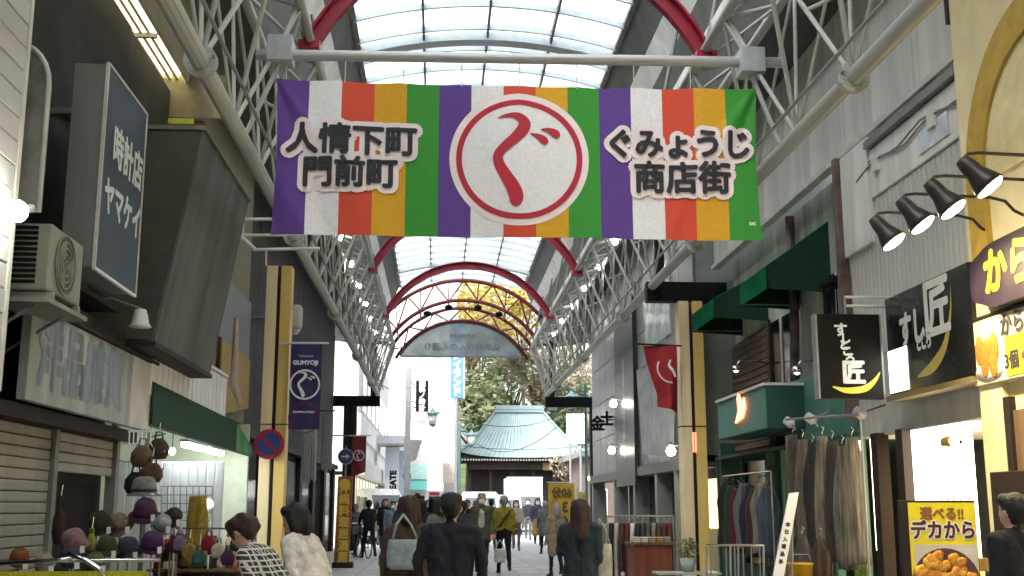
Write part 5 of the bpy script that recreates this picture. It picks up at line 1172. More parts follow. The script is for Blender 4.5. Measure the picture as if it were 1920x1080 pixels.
# ---- overhead wires
for k, (p, q, s, lab) in enumerate((((600, 640, 46), (1010, 700, 90), 1.0, 'highest sagging wire crossing the view through the gate'), ((660, 688, 50), (1075, 765, 88), 2.0, 'thick sagging wire crossing in front of the temple ridge'), ((763, 705, 50), (857, 790, 84), .4, 'wire running from the grey pole to the dark pole'), ((857, 800, 84), (1100, 740, 60), 2.4, 'wire looping low across the temple roof'), ((857, 835, 84), (1100, 835, 84), .3, 'lowest straight wire across the temple roof'))):
    a = P(p[0], p[1], Y=p[2]); b_ = P(q[0], q[1], Y=q[2]); tag(tube('overhead_wire', [a + (b_ - a) * (i / 16) - Vector((0, 0, s * 4 * (i / 16) * (1 - i / 16))) for i in range(17)], .022, BLACK, None, 5), lab, 'wire', 'overhead wires')

# ================================================================ VEHICLES
TYRE = mat('tyre_rubber', (.02, .02, .02), .85); CARW = mat('white_car_paint', (.78, .79, .80), .28, var=.03, spec=.6); WSH = mat('windscreen', (.05, .065, .075), .08, var=.05, spec=.9)
def vehicle(label, cat, x, y, L, W, Ht, rot=0, truck=False):
    root = bpy.data.objects.new('parked_van' if not truck else 'delivery_truck', None); COL.objects.link(root); root.location = (x, y, 0); root.rotation_euler = (0, 0, rot); tag(root, label, cat, 'vehicles beyond the arcade')
    def put(o): o.parent = root; return o
    if truck: prof = [(-L / 2, .45), (-L / 2, 1.1), (-L / 2 + .12, 1.25), (-L / 2 + .3, 2.15), (-L / 2 + .6, 2.3), (-L / 2 + 1.7, 2.3), (-L / 2 + 1.7, .45)]
    else: prof = [(-L / 2, .3), (-L / 2 - .02, .75), (-L / 2 + .1, 1.0), (-L / 2 + .75, Ht - .25), (-L / 2 + 1.05, Ht - .04), (-L / 2 + 1.6, Ht), (L / 2 - .2, Ht - .02), (L / 2, Ht - .3), (L / 2, .3)]
    def wf(z): return W / 2 * (1 - .13 * max(0, (z - 1.0) / Ht))
    V = []; Fc = []; k = len(prof)
    for s in (-1, 1):
        for (py, pz) in prof: V.append((s * wf(pz), py, pz))
    Fc = [tuple(range(k)), tuple(range(2 * k - 1, k - 1, -1))] + [(i, k + i, k + (i + 1) % k, (i + 1) % k) for i in range(k)]
    o = put(mo('body', V, Fc, CARW)); bm = bmesh.new(); bm.from_mesh(o.data); bmesh.ops.bevel(bm, geom=bm.edges[:], offset=.05, segments=2, affect='EDGES'); bm.to_mesh(o.data); bm.free(); o.data.polygons.foreach_set('use_smooth', [True] * len(o.data.polygons))
    i0, i1 = (2, 3) if truck else (2, 3)
    (ya, za), (yb, zb) = prof[i0], prof[i1]; za += .06; nrm = Vector((0, -(zb - za), yb - ya)).normalized() * -.02
    if nrm.y > 0: nrm = -nrm
    q = lambda s, f, m_: Vector((s * wf(za + (zb - za) * f) * m_, ya + (yb - ya) * f, za + (zb - za) * f)) + nrm * .6
    put(prism('windscreen', [q(-1, .05, .86), q(1, .05, .86), q(1, .95, .84), q(-1, .95, .84)], nrm, WSH))
    for s in (-1, 1):
        y0 = prof[3][0] + .15; y1 = y0 + .75; put(prism('side_window', [(s * (wf(1.15) + .004), y0 - .35, 1.15), (s * (wf(1.15) + .004), y1, 1.15), (s * (wf(Ht * .85) + .006), y1, min(Ht, 2.2) * .86), (s * (wf(Ht * .85) + .006), y0, min(Ht, 2.2) * .86)], (s * .012, 0, 0), WSH))
        if not truck: put(prism('side_window', [(s * (wf(1.15) + .004), y1 + .12, 1.15), (s * (wf(1.15) + .004), L / 2 - .3, 1.15), (s * (wf(Ht * .85) + .006), L / 2 - .35, Ht * .86), (s * (wf(Ht * .85) + .006), y1 + .12, Ht * .86)], (s * .012, 0, 0), WSH))
        put(box('headlight', (s * W * .30 - .12, -L / 2 - .045, .68), (s * W * .30 + .12, -L / 2 + .02, .86), mat('headlight_glass', (.75, .78, .8), .1, spec=.8), None, .03))
        put(box('mirror', (s * (W / 2 + .03) - .07, prof[2][0] + .12, 1.15), (s * (W / 2 + .03) + .07, prof[2][0] + .2, 1.4), BLACK, None, .03))
        for yy in (-L / 2 + .75, L / 2 - .8):
            o = put(lathe('tyre', [(.18, -.09), (.29, -.09), (.31, -.05), (.31, .05), (.29, .09), (.18, .09)], (s * (W / 2 - .1), yy, .31), TYRE, None, 20, axis=(1, 0, 0))); h = lathe('rim', [(.02, -.095), (.17, -.1), (.18, 0), (.17, .1), (.02, .095)], (s * (W / 2 - .1), yy, .31), STEEL, None, 16, axis=(1, 0, 0)); put(h)
    put(box('bumper', (-W / 2 + .03, -L / 2 - .07, .3), (W / 2 - .03, -L / 2 + .06, .56), mat('bumper_grey', (.3, .3, .31), .5), None, .04)); put(box('number_plate', (-.17, -L / 2 - .085, .4), (.17, -L / 2 - .072, .5), WHITE)); put(box('grille', (-W * .2, -L / 2 - .035, .7), (W * .2, -L / 2 + .02, .82), BLACK))
    if truck:
        put(box('cargo_box', (-W / 2 - .08, -L / 2 + 1.78, .75), (W / 2 + .08, L / 2, Ht), CARW, None, .04)); put(box('chassis', (-W / 2 + .2, -L / 2 + 1, .5), (W / 2 - .2, L / 2 - .1, .74), BLACK)); put(box('roof_sign', (-.45, -L / 2 + 1.74, Ht - .5), (.45, -L / 2 + 1.775, Ht - .25), mat('truck_mark', (.45, .48, .55), .5)))
        put(box('edge_rail', (-W / 2 - .1, -L / 2 + 1.75, Ht - .03), (W / 2 + .1, -L / 2 + 1.8, Ht + .03), OFFW))
vehicle('white van facing the camera left of the masked man', 'van', 1.95, 55, 4.2, 1.75, 2.2)
vehicle('white minivan facing the camera beside the mustard jacket', 'van', 3.75, 64, 4.0, 1.6, 2.15)
vehicle('white box truck standing before the temple gate', 'truck', 5.35, 72, 5.6, 2.05, 3.3, truck=True)
vehicle('white van parked by the glass fronted store on the left', 'van', -2.75, 49, 4.2, 1.55, 2.25, rot=.42)

# ================================================================ PEOPLE
SKIN = mat('skin', (.55, .33, .23), .55, var=.08, scale=20); HAIRB = mat('black_hair', (.010, .008, .008), .6, var=.5, scale=30, bump=.8); HAIRN = mat('brown_hair', (.045, .020, .014), .6, var=.5, scale=30, bump=.8); SHOE = mat('dark_shoe', (.02, .018, .018), .5)
HAIRG = mat('grey_hair', (.30, .29, .28), .6, var=.2, scale=40)
def capsule(bm, a, b, ra, rb, n=12):
    a, b = Vector(a), Vector(b); d = b - a
    if d.length < 1e-4: d = Vector((0, 0, 1e-3)); b = a + d
    q = d.to_track_quat('Z', 'Y'); L = d.length; rings = []
    prof = [(ra * math.cos(t), -ra * math.sin(t)) for t in (1.45, 1.1, .75, .35, 0)] + [(rb * math.cos(t), L + rb * math.sin(t)) for t in (0, .35, .75, 1.1, 1.45)]
    for r, z in prof: rings.append([bm.verts.new(a + q @ Vector((r * math.cos(2 * math.pi * k / n), r * math.sin(2 * math.pi * k / n), z))) for k in range(n)])
    for i in range(len(rings) - 1):
        for k in range(n): bm.faces.new((rings[i][k], rings[i][(k + 1) % n], rings[i + 1][(k + 1) % n], rings[i + 1][k]))
    bm.faces.new(rings[0][::-1]); bm.faces.new(rings[-1])
def fuse(name, prims, mats, parent, voxel=.02, it=3):
    bm = bmesh.new()
    for (a, b, ra, rb, mi) in prims: capsule(bm, a, b, ra, rb)
    me = bpy.data.meshes.new('tmp'); bm.to_mesh(me); bm.free(); o = bpy.data.objects.new('tmp', me); COL.objects.link(o)
    md = o.modifiers.new('r', 'REMESH'); md.mode = 'VOXEL'; md.voxel_size = voxel; sm = o.modifiers.new('s', 'SMOOTH'); sm.iterations = it; sm.factor = .5
    out = bpy.data.meshes.new_from_object(o.evaluated_get(bpy.context.evaluated_depsgraph_get())); bpy.data.objects.remove(o); bpy.data.meshes.remove(me)
    out.name = name; out.materials.clear()
    for m in mats: out.materials.append(m)
    n = len(out.polygons); C = np.zeros(n * 3); out.polygons.foreach_get('center', C); C = C.reshape(-1, 3); best = np.full(n, 1e9); mi_ = np.zeros(n, int)
    for (a, b, ra, rb, mi) in prims:
        a = np.array(a); b = np.array(b); d = b - a; t = np.clip(((C - a) @ d) / max(1e-9, d @ d), 0, 1); dist = np.linalg.norm(C - (a + t[:, None] * d), axis=1) - (ra + (rb - ra) * t)
        k = dist < best; best[k] = dist[k]; mi_[k] = mi
    nv = len(out.vertices); N_ = np.zeros(nv * 3); out.vertices.foreach_get('normal', N_)
    for v in out.vertices:                                   # cloth folds and strands of hair
        c = v.co; nn = Vector(N_[3 * v.index:3 * v.index + 3])
        if c.z > 1.5: v.co = c + nn * .006 * noise.noise(Vector((c.x * 70, c.y * 70, c.z * 14)))
        else: v.co = c + nn * (.012 * noise.noise(Vector((c.x * 11 + c.z * 4, c.y * 11, c.z * 9 + len(prims)))) + .006 * noise.noise(Vector((c.x * 26, c.y * 26, c.z * 20 + c.x * 15))))
    out.polygons.foreach_set('material_index', mi_); out.polygons.foreach_set('use_smooth', [True] * n); out.update()
    o = bpy.data.objects.new(name, out); COL.objects.link(o); o.parent = parent
    return o
def hand(root, w, d, s, m):
    """palm, four fingers and a thumb, slightly curled; w wrist, d direction, s scale"""
    d = Vector(d).normalized(); w = Vector(w); side = d.cross(Vector((0, 1, 0))); side = side.normalized() if side.length > .1 else Vector((1, 0, 0)); nn = side.cross(d)
    bm = bmesh.new()
    for f in (-.024, -.008, .008, .024): capsule(bm, w + side * f * .8 * s, w + d * .085 * s + side * f * s, .014 * s, .013 * s, 8)
    for f, L in zip((-.027, -.009, .009, .027), (.06, .075, .07, .055)):
        k0 = w + d * .09 * s + side * f * s; k1 = k0 + (d * .8 + nn * .35).normalized() * L * .55 * s; k2 = k1 + (d * .5 + nn * .8).normalized() * L * .5 * s
        capsule(bm, k0, k1, .0088 * s, .008 * s, 6); capsule(bm, k1, k2, .008 * s, .0065 * s, 6)
    t0 = w + d * .03 * s - side * .03 * s; t1 = t0 + (d * .6 - side * .7 + nn * .2).normalized() * .045 * s; capsule(bm, t0, t1, .012 * s, .01 * s, 6); capsule(bm, t1, t1 + (d * .9 + nn * .3).normalized() * .03 * s, .01 * s, .008 * s, 6)
    me = bpy.data.meshes.new('hand'); bm.to_mesh(me); bm.free(); me.materials.append(m); me.polygons.foreach_set('use_smooth', [True] * len(me.polygons)); o = bpy.data.objects.new('hand', me); COL.objects.link(o); o.parent = root; return o
def person(label, x, y, h, face, top, bottom, hair=HAIRB, style='short', coat=0.0, stride=.0, lean=0.0, armL=None, armR=None, mask=False, skirt=None, wide=1.0, z0=0.0, hat=None, collar=None, turn=0, inner=None, voxel=.02):
    """faces local +Y; face = heading in degrees (0 = away from the camera, 180 = towards it)"""
    root = bpy.data.objects.new('person', None); COL.objects.link(root); root.location = (x, y, z0); root.rotation_euler = (0, 0, math.radians(face)); tag(root, label, 'person'); s = h / 1.70; root.scale = (s, s, s)
    M = [SKIN, hair, top, bottom, SHOE, mat('white_mask', (.8, .82, .84), .8), skirt or bottom, hat or hair, collar or top, inner or top]
    pr = []
    def L(p):
        v = Vector(p)
        if lean and v.z > .92: c = Vector((0, 0, .95)); v = c + Matrix.Rotation(-lean, 3, 'X') @ (v - c)
        return v
    def A(a, b, ra, rb, m): pr.append((tuple(L(a)), tuple(L(b)), ra, rb, m))
    for sd, ph in ((-1, 1), (1, -1)):
        st = stride * ph; hipp = (sd * .085, 0, .90); knee = (sd * .09, .26 * st + .02, .48 + .02 * abs(st)); ank = (sd * .09, .46 * st - (.12 * abs(st) if st < 0 else 0), .085 + (.06 if st < 0 else 0))
        A(hipp, knee, .088, .062, 3); A(knee, ank, .062, .045, 3); A((ank[0], ank[1] - .03, ank[2] - .04), (ank[0] + sd * .02, ank[1] + .15, ank[2] - .05), .042, .036, 4)
    w = wide
    A((-.06, 0, .94), (.06, 0, .94), .115, .115, 3 if not coat else 2)
    for sd in (-1, 1): A((sd * .07 * w, 0, .98), (sd * .085 * w, .005, 1.29), .115, .118, 2)
    A((0, .03, 1.05), (0, .035, 1.27), .11, .10, 9)
    A((-.135 * w, -.005, 1.375), (.135 * w, -.005, 1.375), .075, .075, 2); A((0, -.01, 1.37), (0, 0, 1.43), .085, .062, 8)
    A((0, 0, 1.42), (0, .012, 1.53), .05, .05, 0)
    R = Matrix.Rotation(math.radians(turn), 3, 'Z')
    def Hd(a, b, ra, rb, m): pr.append((tuple(L(R @ Vector(a))), tuple(L(R @ Vector(b))), ra, rb, m))
    Hd((0, .02, 1.545), (0, .005, 1.61), .076, .088, 0); Hd((0, .055, 1.505), (0, .06, 1.52), .038, .042, 0); Hd((0, .098, 1.585), (0, .108, 1.56), .010, .015, 0)
    for sd in (-1, 1): Hd((sd * .086, .0, 1.58), (sd * .088, -.005, 1.555), .018, .014, 0)
    if mask: Hd((-.03, .072, 1.53), (.03, .072, 1.53), .042, .042, 5)
    if hat: Hd((0, -.005, 1.64), (0, -.01, 1.66), .105, .09, 7); Hd((-.03, .09, 1.635), (.03, .09, 1.635), .03, .03, 7)
    if style != 'bald':
        Hd((0, -.02, 1.615), (0, -.03, 1.63), .1, .095, 1); Hd((-.05, .03, 1.665), (.05, .03, 1.665), .05, .05, 1); Hd((0, -.045, 1.56), (0, -.05, 1.6), .078, .09, 1)
    if style == 'bob':
        for sd in (-1, 1): Hd((sd * .06, -.02, 1.61), (sd * .075, -.03, 1.49), .06, .05, 1)
        Hd((0, -.07, 1.6), (0, -.08, 1.48), .085, .075, 1)
    if style == 'long':
        for sd in (-1, 1): Hd((sd * .06, -.02, 1.61), (sd * .08, -.03, 1.36), .06, .045, 1)
        Hd((0, -.07, 1.6), (0, -.12, 1.32), .09, .08, 1)
    if style == 'tied': Hd((0, -.1, 1.58), (.02, -.13, 1.40), .06, .035, 1)
    if style == 'curly':
        rnd = random.Random(len(label))
        for k in range(16): a = rnd.uniform(0, 6.28); q = rnd.uniform(-.3, 1); Hd((.085 * math.cos(a), -.03 + .08 * math.sin(a), 1.58 + .09 * q), (.09 * math.cos(a), -.03 + .085 * math.sin(a), 1.585 + .09 * q), .045, .04, 1)
    if coat:
        for sd in (-1, 1): A((sd * .065, 0, 1.0), (sd * .085, 0, coat), .125, .14, 2)
        A((0, 0, 1.0), (0, 0, coat), .12, .13, 2)
    if skirt is not None:
        for sd in (-1, 1): A((sd * .06, 0, .95), (sd * .1, 0, .45), .12, .13, 6)
    hands = []
    for sd, arm in ((-1, armL), (1, armR)):
        sh = (sd * .175 * w, -.005, 1.37); el, wr = arm if arm else ((sd * .235, -.02 - .06 * stride * sd, 1.10), (sd * .225, .06 - .1 * stride * sd, .86))
        A(sh, el, .066, .05, 2); A(el, wr, .052, .036, 2); hands.append((L(wr), L(wr) - L(el)))
    body = fuse('body', pr, M, root, voxel)
    for wr, d in hands: hand(root, wr, d, 1.05, SKIN)
    if 90 < face % 360 < 270 or abs(turn) > 50:
        for sd in (-1, 1):
            o = lathe('eye', [(.002, -.006), (.009, -.003), (.009, .003), (.002, .006)], (0, 0, 0), BLACK, None, 8, axis=(0, 1, 0)); o.location = L(R @ Vector((sd * .033, .083, 1.595))); o.parent = root
        if not mask: o = box('mouth', (-.022, -.004, -.004), (.022, .004, .004), mat('lip', (.35, .12, .10), .5)); o.location = L(R @ Vector((0, .093, 1.525))); o.parent = root
    return root
def cm(n, c, **k): return mat('cloth_' + n, c, .9, var=.25, scale=14, bump=.25, **k)
NAVY = cm('navy', (.017, .017, .026)); JEAN = cm('jeans', (.04, .06, .10)); BLK = cm('black', (.012, .012, .014)); OLV = cm('olive', (.09, .095, .055)); MUST = cm('mustard', (.30, .25, .03)); GRYT = cm('grey_trousers', (.10, .10, .11)); BRNJ = cm('brown_jacket', (.075, .045, .035)); BEIG = cm('beige_coat', (.30, .24, .17)); DTL = cm('dark_teal_coat', (.02, .033, .04)); WHT = cm('white_coat', (.66, .63, .58)); TEALC = cm('sage_coat', (.12, .15, .12)); PURPC = cm('plum_top', (.06, .05, .09)); KHS = cm('khaki_skirt', (.26, .20, .03))
def checked():
    m = bpy.data.materials.new('cloth_check'); m.use_nodes = True; n = m.node_tree; b = n.nodes['Principled BSDF']; b.inputs['Roughness'].default_value = .9
    tc = n.nodes.new('ShaderNodeTexCoord'); br = n.nodes.new('ShaderNodeTexBrick'); mp = n.nodes.new('ShaderNodeMapping'); mp.inputs['Rotation'].default_value = (math.pi / 2, 0, 0)
    br.offset = 0; br.inputs['Scale'].default_value = 1; br.inputs['Brick Width'].default_value = .042; br.inputs['Row Height'].default_value = .042; br.inputs['Mortar Size'].default_value = .0065
    br.inputs['Color1'].default_value = (.02, .02, .02, 1); br.inputs['Color2'].default_value = (.035, .035, .035, 1); br.inputs['Mortar'].default_value = (.52, .50, .46, 1)
    n.links.new(tc.outputs['Object'], mp.inputs[0]); n.links.new(mp.outputs[0], br.inputs['Vector']); n.links.new(br.outputs['Color'], b.inputs['Base Color']); return m
def at(px, Y): return P(px, 951, Y=Y).x
def ht(py, Y): return P(900, py, Y=Y).z
low = lambda s: ((s * .24, .02, 1.12), (s * .18, .22, 1.02))
# near people seen from behind, cropped by the frame
person('person in black and white checked coat with curly brown hair leaning over the goods', at(536, 8.0), 8.0, 1.52, 70, checked(), BLK, HAIRN, 'curly', coat=.6, lean=.62, armL=low(-1), armR=low(1), voxel=.014)
person('person in long white coat with dark bobbed hair beside the checked coat', at(592, 8.9), 8.9, 1.53, 60, WHT, BLK, HAIRB, 'bob', coat=.5, lean=.36, turn=10, voxel=.014)
C = person('person in brown jacket with dark brown bob carrying a pale teal shoulder bag', at(766, 10.6), 10.6, 1.57, 8, BRNJ, BLK, HAIRN, 'bob', stride=.4, coat=.82, collar=BRNJ, voxel=.014)
person('broad person in dark navy top with short black hair walking in the centre', at(846, 9.6), 9.6, 1.585, -4, NAVY, BLK, HAIRB, 'short', wide=1.22, stride=.3, armL=((-.29, -.03, 1.12), (-.27, .05, .88)), armR=((.29, -.03, 1.12), (.27, .05, .88)), voxel=.014)
person('person in dark teal jacket with long brown hair on the right of the street', at(1087, 12.2), 12.2, 1.55, -25, DTL, JEAN, HAIRN, 'long', coat=.8, wide=1.15, armL=((-.26, .03, 1.12), (-.16, .25, 1.05)), turn=28, voxel=.014)
person('dark silhouetted person at the right frame edge near the menu stand', at(1897, 7.6), 7.6, 1.56, 25, BLK, BLK, HAIRB, 'short', wide=1.2, voxel=.014)
# middle distance
person('masked man in olive open jacket walking towards the camera', at(903, 25.6), 25.6, ht(925, 25.6), 178, OLV, BLK, HAIRG, 'short', stride=.5, mask=True, coat=.78, inner=cm('pale_shirt', (.45, .45, .42)))
F_ = person('person in mustard jacket with dark strap and dark trousers walking away', at(945, 26.3), 26.3, ht(930, 26.3), 4, MUST, BLK, HAIRG, 'short', stride=.45)
I_ = person('person in beige coat half hidden behind the dark teal jacket', at(1042, 25), 25, ht(946, 25), 20, BEIG, BLK, HAIRG, 'bob', coat=.62, hat=cm('beige_cap', (.34, .28, .22)), stride=.2)
person('dark haired person between the brown jacket and the navy top, sage coat', at(826, 19), 19, ht(936, 19), 12, TEALC, BLK, HAIRB, 'bob', coat=.7, stride=.3)
person('person with long dark hair behind the navy top, facing away', at(812, 30), 30, ht(934, 30), 0, BLK, BLK, HAIRB, 'long', stride=.3)
person('masked man with dark cap facing the camera behind the brown jacket', at(782, 31), 31, ht(928, 31), 180, NAVY, GRYT, HAIRB, 'short', mask=True, hat=BLK, stride=.2)
person('short haired person in black far behind the navy top', at(876, 34), 34, ht(938, 34), 170, BLK, BLK, HAIRB, 'short', stride=.3)
# far
person('far person in dark suit and grey trousers standing by the white truck', at(990, 53), 53, ht(936, 53), 172, NAVY, GRYT, HAIRB, 'short', stride=.15, mask=True)
person('far person in plum top and khaki skirt walking towards the camera', at(1008, 45.5), 45.5, ht(935, 45.5), 184, PURPC, BLK, HAIRB, 'bob', skirt=KHS, stride=.1, mask=True)
person('far woman with long dark hair in dark coat and jeans on the left', at(722, 40), 40, ht(936, 40), 190, BLK, JEAN, HAIRB, 'long', coat=.62, stride=.4, inner=cm('slate_shirt', (.14, .18, .22)))
K_ = person('dark dressed person pushing a bicycle near the orange standing sign', at(693, 34.3), 34.3, ht(938, 34.3), 20, BLK, BLK, HAIRB, 'short', stride=.7, lean=.15, armL=((-.24, .15, 1.15), (-.2, .4, 1.02)), armR=((.24, .15, 1.15), (.2, .4, 1.02)))
person('grey haired person in pale grey jacket beside the bicycle', at(668, 35.5), 35.5, ht(945, 35.5), 150, cm('grey_jacket', (.22, .22, .23)), GRYT, HAIRG, 'short', stride=.2)
person('far pedestrian in grey coat on the left pavement by the round sign', at(746, 47), 47, ht(940, 47), 180, cm('stone_coat', (.26, .25, .24)), BLK, HAIRB, 'bob', coat=.55)
person('far pedestrian in dark coat right of the small cream shop', at(835, 58), 58, ht(938, 58), 0, BLK, BLK, HAIRB, 'short', stride=.3)
# the thick of the crowd
crowd = [(757, 27, 935, 5, 'slate blue jacket', (.06, .08, .12), 'short', HAIRB), (803, 37, 938, 178, 'dark green parka', (.035, .05, .035), 'bob', HAIRN), (842, 29, 933, -8, 'black down jacket', (.014, .014, .016), 'short', HAIRB), (862, 41, 939, 182, 'wine red cardigan', (.13, .02, .03), 'long', HAIRB), (921, 38, 936, 6, 'charcoal suit', (.03, .03, .034), 'short', HAIRB), (968, 40, 938, 175, 'cream blouson', (.42, .38, .30), 'bob', HAIRN), (1022, 37, 940, 8, 'grey hooded coat', (.16, .16, .17), 'short', HAIRG), (737, 33, 940, 185, 'light blue shirt', (.20, .28, .38), 'short', HAIRB), (706, 44, 941, 0, 'tan trench coat', (.28, .20, .12), 'bob', HAIRB), (1064, 33, 944, 170, 'dark plum coat', (.07, .03, .06), 'long', HAIRB), (790, 23, 938, 10, 'ink blue jacket', (.02, .025, .045), 'bob', HAIRB), (868, 22, 940, -6, 'graphite fleece', (.04, .04, .042), 'short', HAIRB), (952, 46, 940, 178, 'pale lilac jumper', (.34, .28, .40), 'bob', HAIRN), (775, 42, 938, 4, 'rust orange jacket', (.28, .09, .03), 'short', HAIRB), (828, 47, 939, 180, 'black and white jersey', (.22, .22, .22), 'short', HAIRB), (892, 48, 938, 2, 'brick red coat', (.20, .05, .035), 'long', HAIRN)]
for (px, Y, py, fc, nm, cl_, sty, hr) in crowd:
    person('pedestrian in %s within the crowd before the temple' % nm, at(px, Y), Y, ht(py, Y), fc, cm(nm.replace(' ', '_'), cl_), BLK if Y % 2 else GRYT, hr, sty, coat=.72 if 'coat' in nm or 'parka' in nm else 0, stride=.35, mask=150 < fc < 200)
# bag on C, tote by J
def bag(label, c, w, h, d, m, strap_to):
    t = thing('shoulder_bag', label, 'bag', c); V = []; Fc = []
    for j, (f, g_) in enumerate(((.8, 0), (1.0, .12), (1.02, .5), (.95, .85), (.9, 1))):
        for i in range(16):
            a = 2 * math.pi * i / 16; ca, sa = math.cos(a), math.sin(a); q = .55
            V.append(Vector(c) + Vector((w / 2 * f * abs(ca) ** q * (1 if ca > 0 else -1), d / 2 * f * abs(sa) ** q * (1 if sa > 0 else -1), h * g_)))
    for j in range(4):
        for i in range(16): Fc.append((j * 16 + i, j * 16 + (i + 1) % 16, (j + 1) * 16 + (i + 1) % 16, (j + 1) * 16 + i))
    Fc += [tuple(range(16)), tuple(range(64, 80))]; mo('bag_body', V, Fc, m, t, True)
    s = Vector(strap_to)
    for dx in (-1, 1): tube('strap', [Vector(c) + Vector((dx * w * .35, 0, h * .97)), Vector(c) * .4 + s * .6 + Vector((dx * w * .2, -.05, h * .4)), s], .012, m, t, 6)
c = P(758, 1068, Y=10.35); bag('pale teal shoulder bag hanging from the brown jacket', (c.x, 10.38, c.z), .32, .26, .13, cm('pale_teal_leather', (.30, .38, .38)), (c.x - .02, 10.42, c.z + .48))
c = P(1133, 1085, Y=12.2); bag('tall canvas tote bag beside the dark teal jacket', (c.x, 12.15, c.z), .16, .36, .12, cm('canvas', (.40, .38, .30)), (c.x - .05, 12.15, c.z + .62))
c = P(938, 1040, Y=25.9); bag('small white carrier bag held by the mustard jacket', (c.x, 26.1, c.z - .18), .26, .3, .1, WHT, (c.x, 26.1, c.z + .32))
tube('strap', [(.12, -.13, 1.36), (0, -.135, 1.2), (-.14, -.12, 1.0)], .018, BLK).parent = F_
# bicycle
b = thing('bicycle', 'black city bicycle pushed along the left pavement', 'bicycle', (at(683, 34.6), 34.6, 0)); bx, by = at(683, 34.6), 34.6
dv = Vector((-.35, .94, 0)); cx_ = lambda f, z: Vector((bx, by, 0)) + dv * f + Vector((0, 0, z))
for f in (-.5, .52): w_ = tube('wheel', [cx_(f + .32 * math.cos(q), .33 + .32 * math.sin(q)) for q in [2 * math.pi * k / 24 for k in range(24)]], .018, TYRE, b, 6, closed=True); [rod('spoke', cx_(f, .33), cx_(f + .31 * math.cos(k * .785), .33 + .31 * math.sin(k * .785)), .004, CHROME, b, 4) for k in range(8)]
for p, q in (((-.5, .33), (-.05, .3)), ((-.05, .3), (.38, .75)), ((-.05, .3), (-.2, .85)), ((-.2, .8), (-.5, .33)), ((.38, .75), (.52, .33)), ((.38, .7), (.33, 1.0)), ((-.15, .6), (.38, .7))): rod('frame_tube', cx_(*p), cx_(*q), .016, BLACK, b)
hb = cx_(.33, 1.0); sdv = Vector((.94, .35, 0)); rod('handlebar', hb - sdv * .27, hb + sdv * .27, .014, CHROME, b); box('saddle', cx_(-.2, .86) - Vector((.08, .12, .02)), cx_(-.2, .86) + Vector((.08, .12, .05)), BLACK, b, .03)
bk = cx_(.58, .78); box('basket', bk - Vector((.17, .13, .12)), bk + Vector((.17, .13, .12)), STEELD, b, .02)

# ================================================================ GOODS
# left: hat stall
random.seed(21)
st = thing('display_table', 'chrome railed display table with yellow price strip at the lower left', 'table', (-2.6, 9.2, 0))
box('table_top', (-3.3, 7.95, .80), (-2.05, 11.0, .84), mat('table_grey', (.25, .25, .27), .6), st); 
for x in (-3.25, -2.1):
    for y in (8.0, 10.9): rod('leg', (x, y, 0), (x, y, .8), .02, CHROME, st)
tube('rail', [P(0, 1057, Y=7.9), P(110, 1050, Y=7.9), P(135, 1047, Y=7.9)], .013, CHROME, st); rod('rail', P(60, 1052, Y=7.93), P(300, 1050, Y=7.93), .012, CHROME, st)
tube('rail', [P(128, 1038, Y=7.85), P(160, 1050, Y=7.85), P(185, 1066, Y=7.85), P(200, 1085, Y=7.85)], .016, CHROME, st)
a, b_ = P(-10, 1072, Y=7.9), P(275, 1078, Y=7.9); box('price_strip', (a.x, 7.9, .79), (b_.x, 7.93, a.z), mat('yellow_strip', (.55, .52, .02), .5, var=.3, scale=60), st)
hp = thing('hat_stand', 'tall dark stand of hooks carrying the bags and hats', 'stand', (-2.75, 10.6, 0)); c = P(270, 830, Y=10.6)
rod('post', (c.x, 10.72, 0), (c.x, 10.72, c.z + .1), .02, STEELD, hp)
for k in range(5): rod('hook_arm', (c.x, 10.72, c.z - .08 * k + .05), (c.x + (-.2 if k % 2 else .2), 10.55, c.z - .08 * k + .08), .008, CHROME, hp, 6)
for k in range(6): tube('hook', [P(243 + k * 8, 808, Y=10.45), P(242 + k * 8, 830, Y=10.45), P(246 + k * 8, 838, Y=10.45)], .006, WHITE, hp, 6)
rod('hook_rail', P(240, 809, Y=10.45), P(288, 809, Y=10.45), .008, WHITE, hp)
FUR = lambda n, c: mat('felt_' + n, tuple(v * .72 for v in c), .95, var=.3, scale=18, bump=.5)
def hat(label, px, py, Y, wpx, m, tilt=(0, 0, 1), brim=1.0, band=None):
    c = P(px, py, Y=Y); r = wpx / 2 * Y / F * 1.02; t = thing('hat', label, 'hat', c, 'hats on the left stall')
    lathe('crown', [(r * .72, -.005), (r * .70, r * .25), (r * .62, r * .62), (r * .50, r * .80), (r * .3, r * .86), (.01, r * .84)], c, m, t, 20, axis=tilt, wob=.02); lathe('brim', [(r * .70, .012), (r * .72, -.012), (r * brim, -r * .22), (r * brim * .99, -r * .25), (r * .68, -.02)], c, m, t, 24, axis=tilt, wob=.03)
    rod('peg', (c.x, c.y, .842), c + Vector((0, 0, r * .3)), .008, STEELD, t, 6)
    tg = c + Vector((r * .5, -r * .62, -r * .1)); prism('price_tag', [tg, tg + Vector((.035, 0, .004)), tg + Vector((.038, .002, -.05)), tg + Vector((.003, .002, -.054))], (0, -.002, 0), WHITE, t)
    if band: lathe('hat_band', [(r * .735, .0), (r * .73, r * .16), (r * .70, r * .16)], c, band, t, 20, axis=tilt)
hat('pale grey felt cloche hat on top of the stall', 270, 922, 10.2, 62, FUR('grey', (.24, .25, .24)), band=FUR('band', (.05, .05, .05)))
hat('purple hat with dark band right below the grey cloche', 272, 962, 10.1, 58, FUR('purple', (.11, .035, .09)), tilt=(.1, -.5, 1))
hat('light grey knitted hat right of the purple one', 303, 985, 10.0, 44, FUR('silver', (.38, .38, .39)), tilt=(.5, -.7, .8), brim=.85)
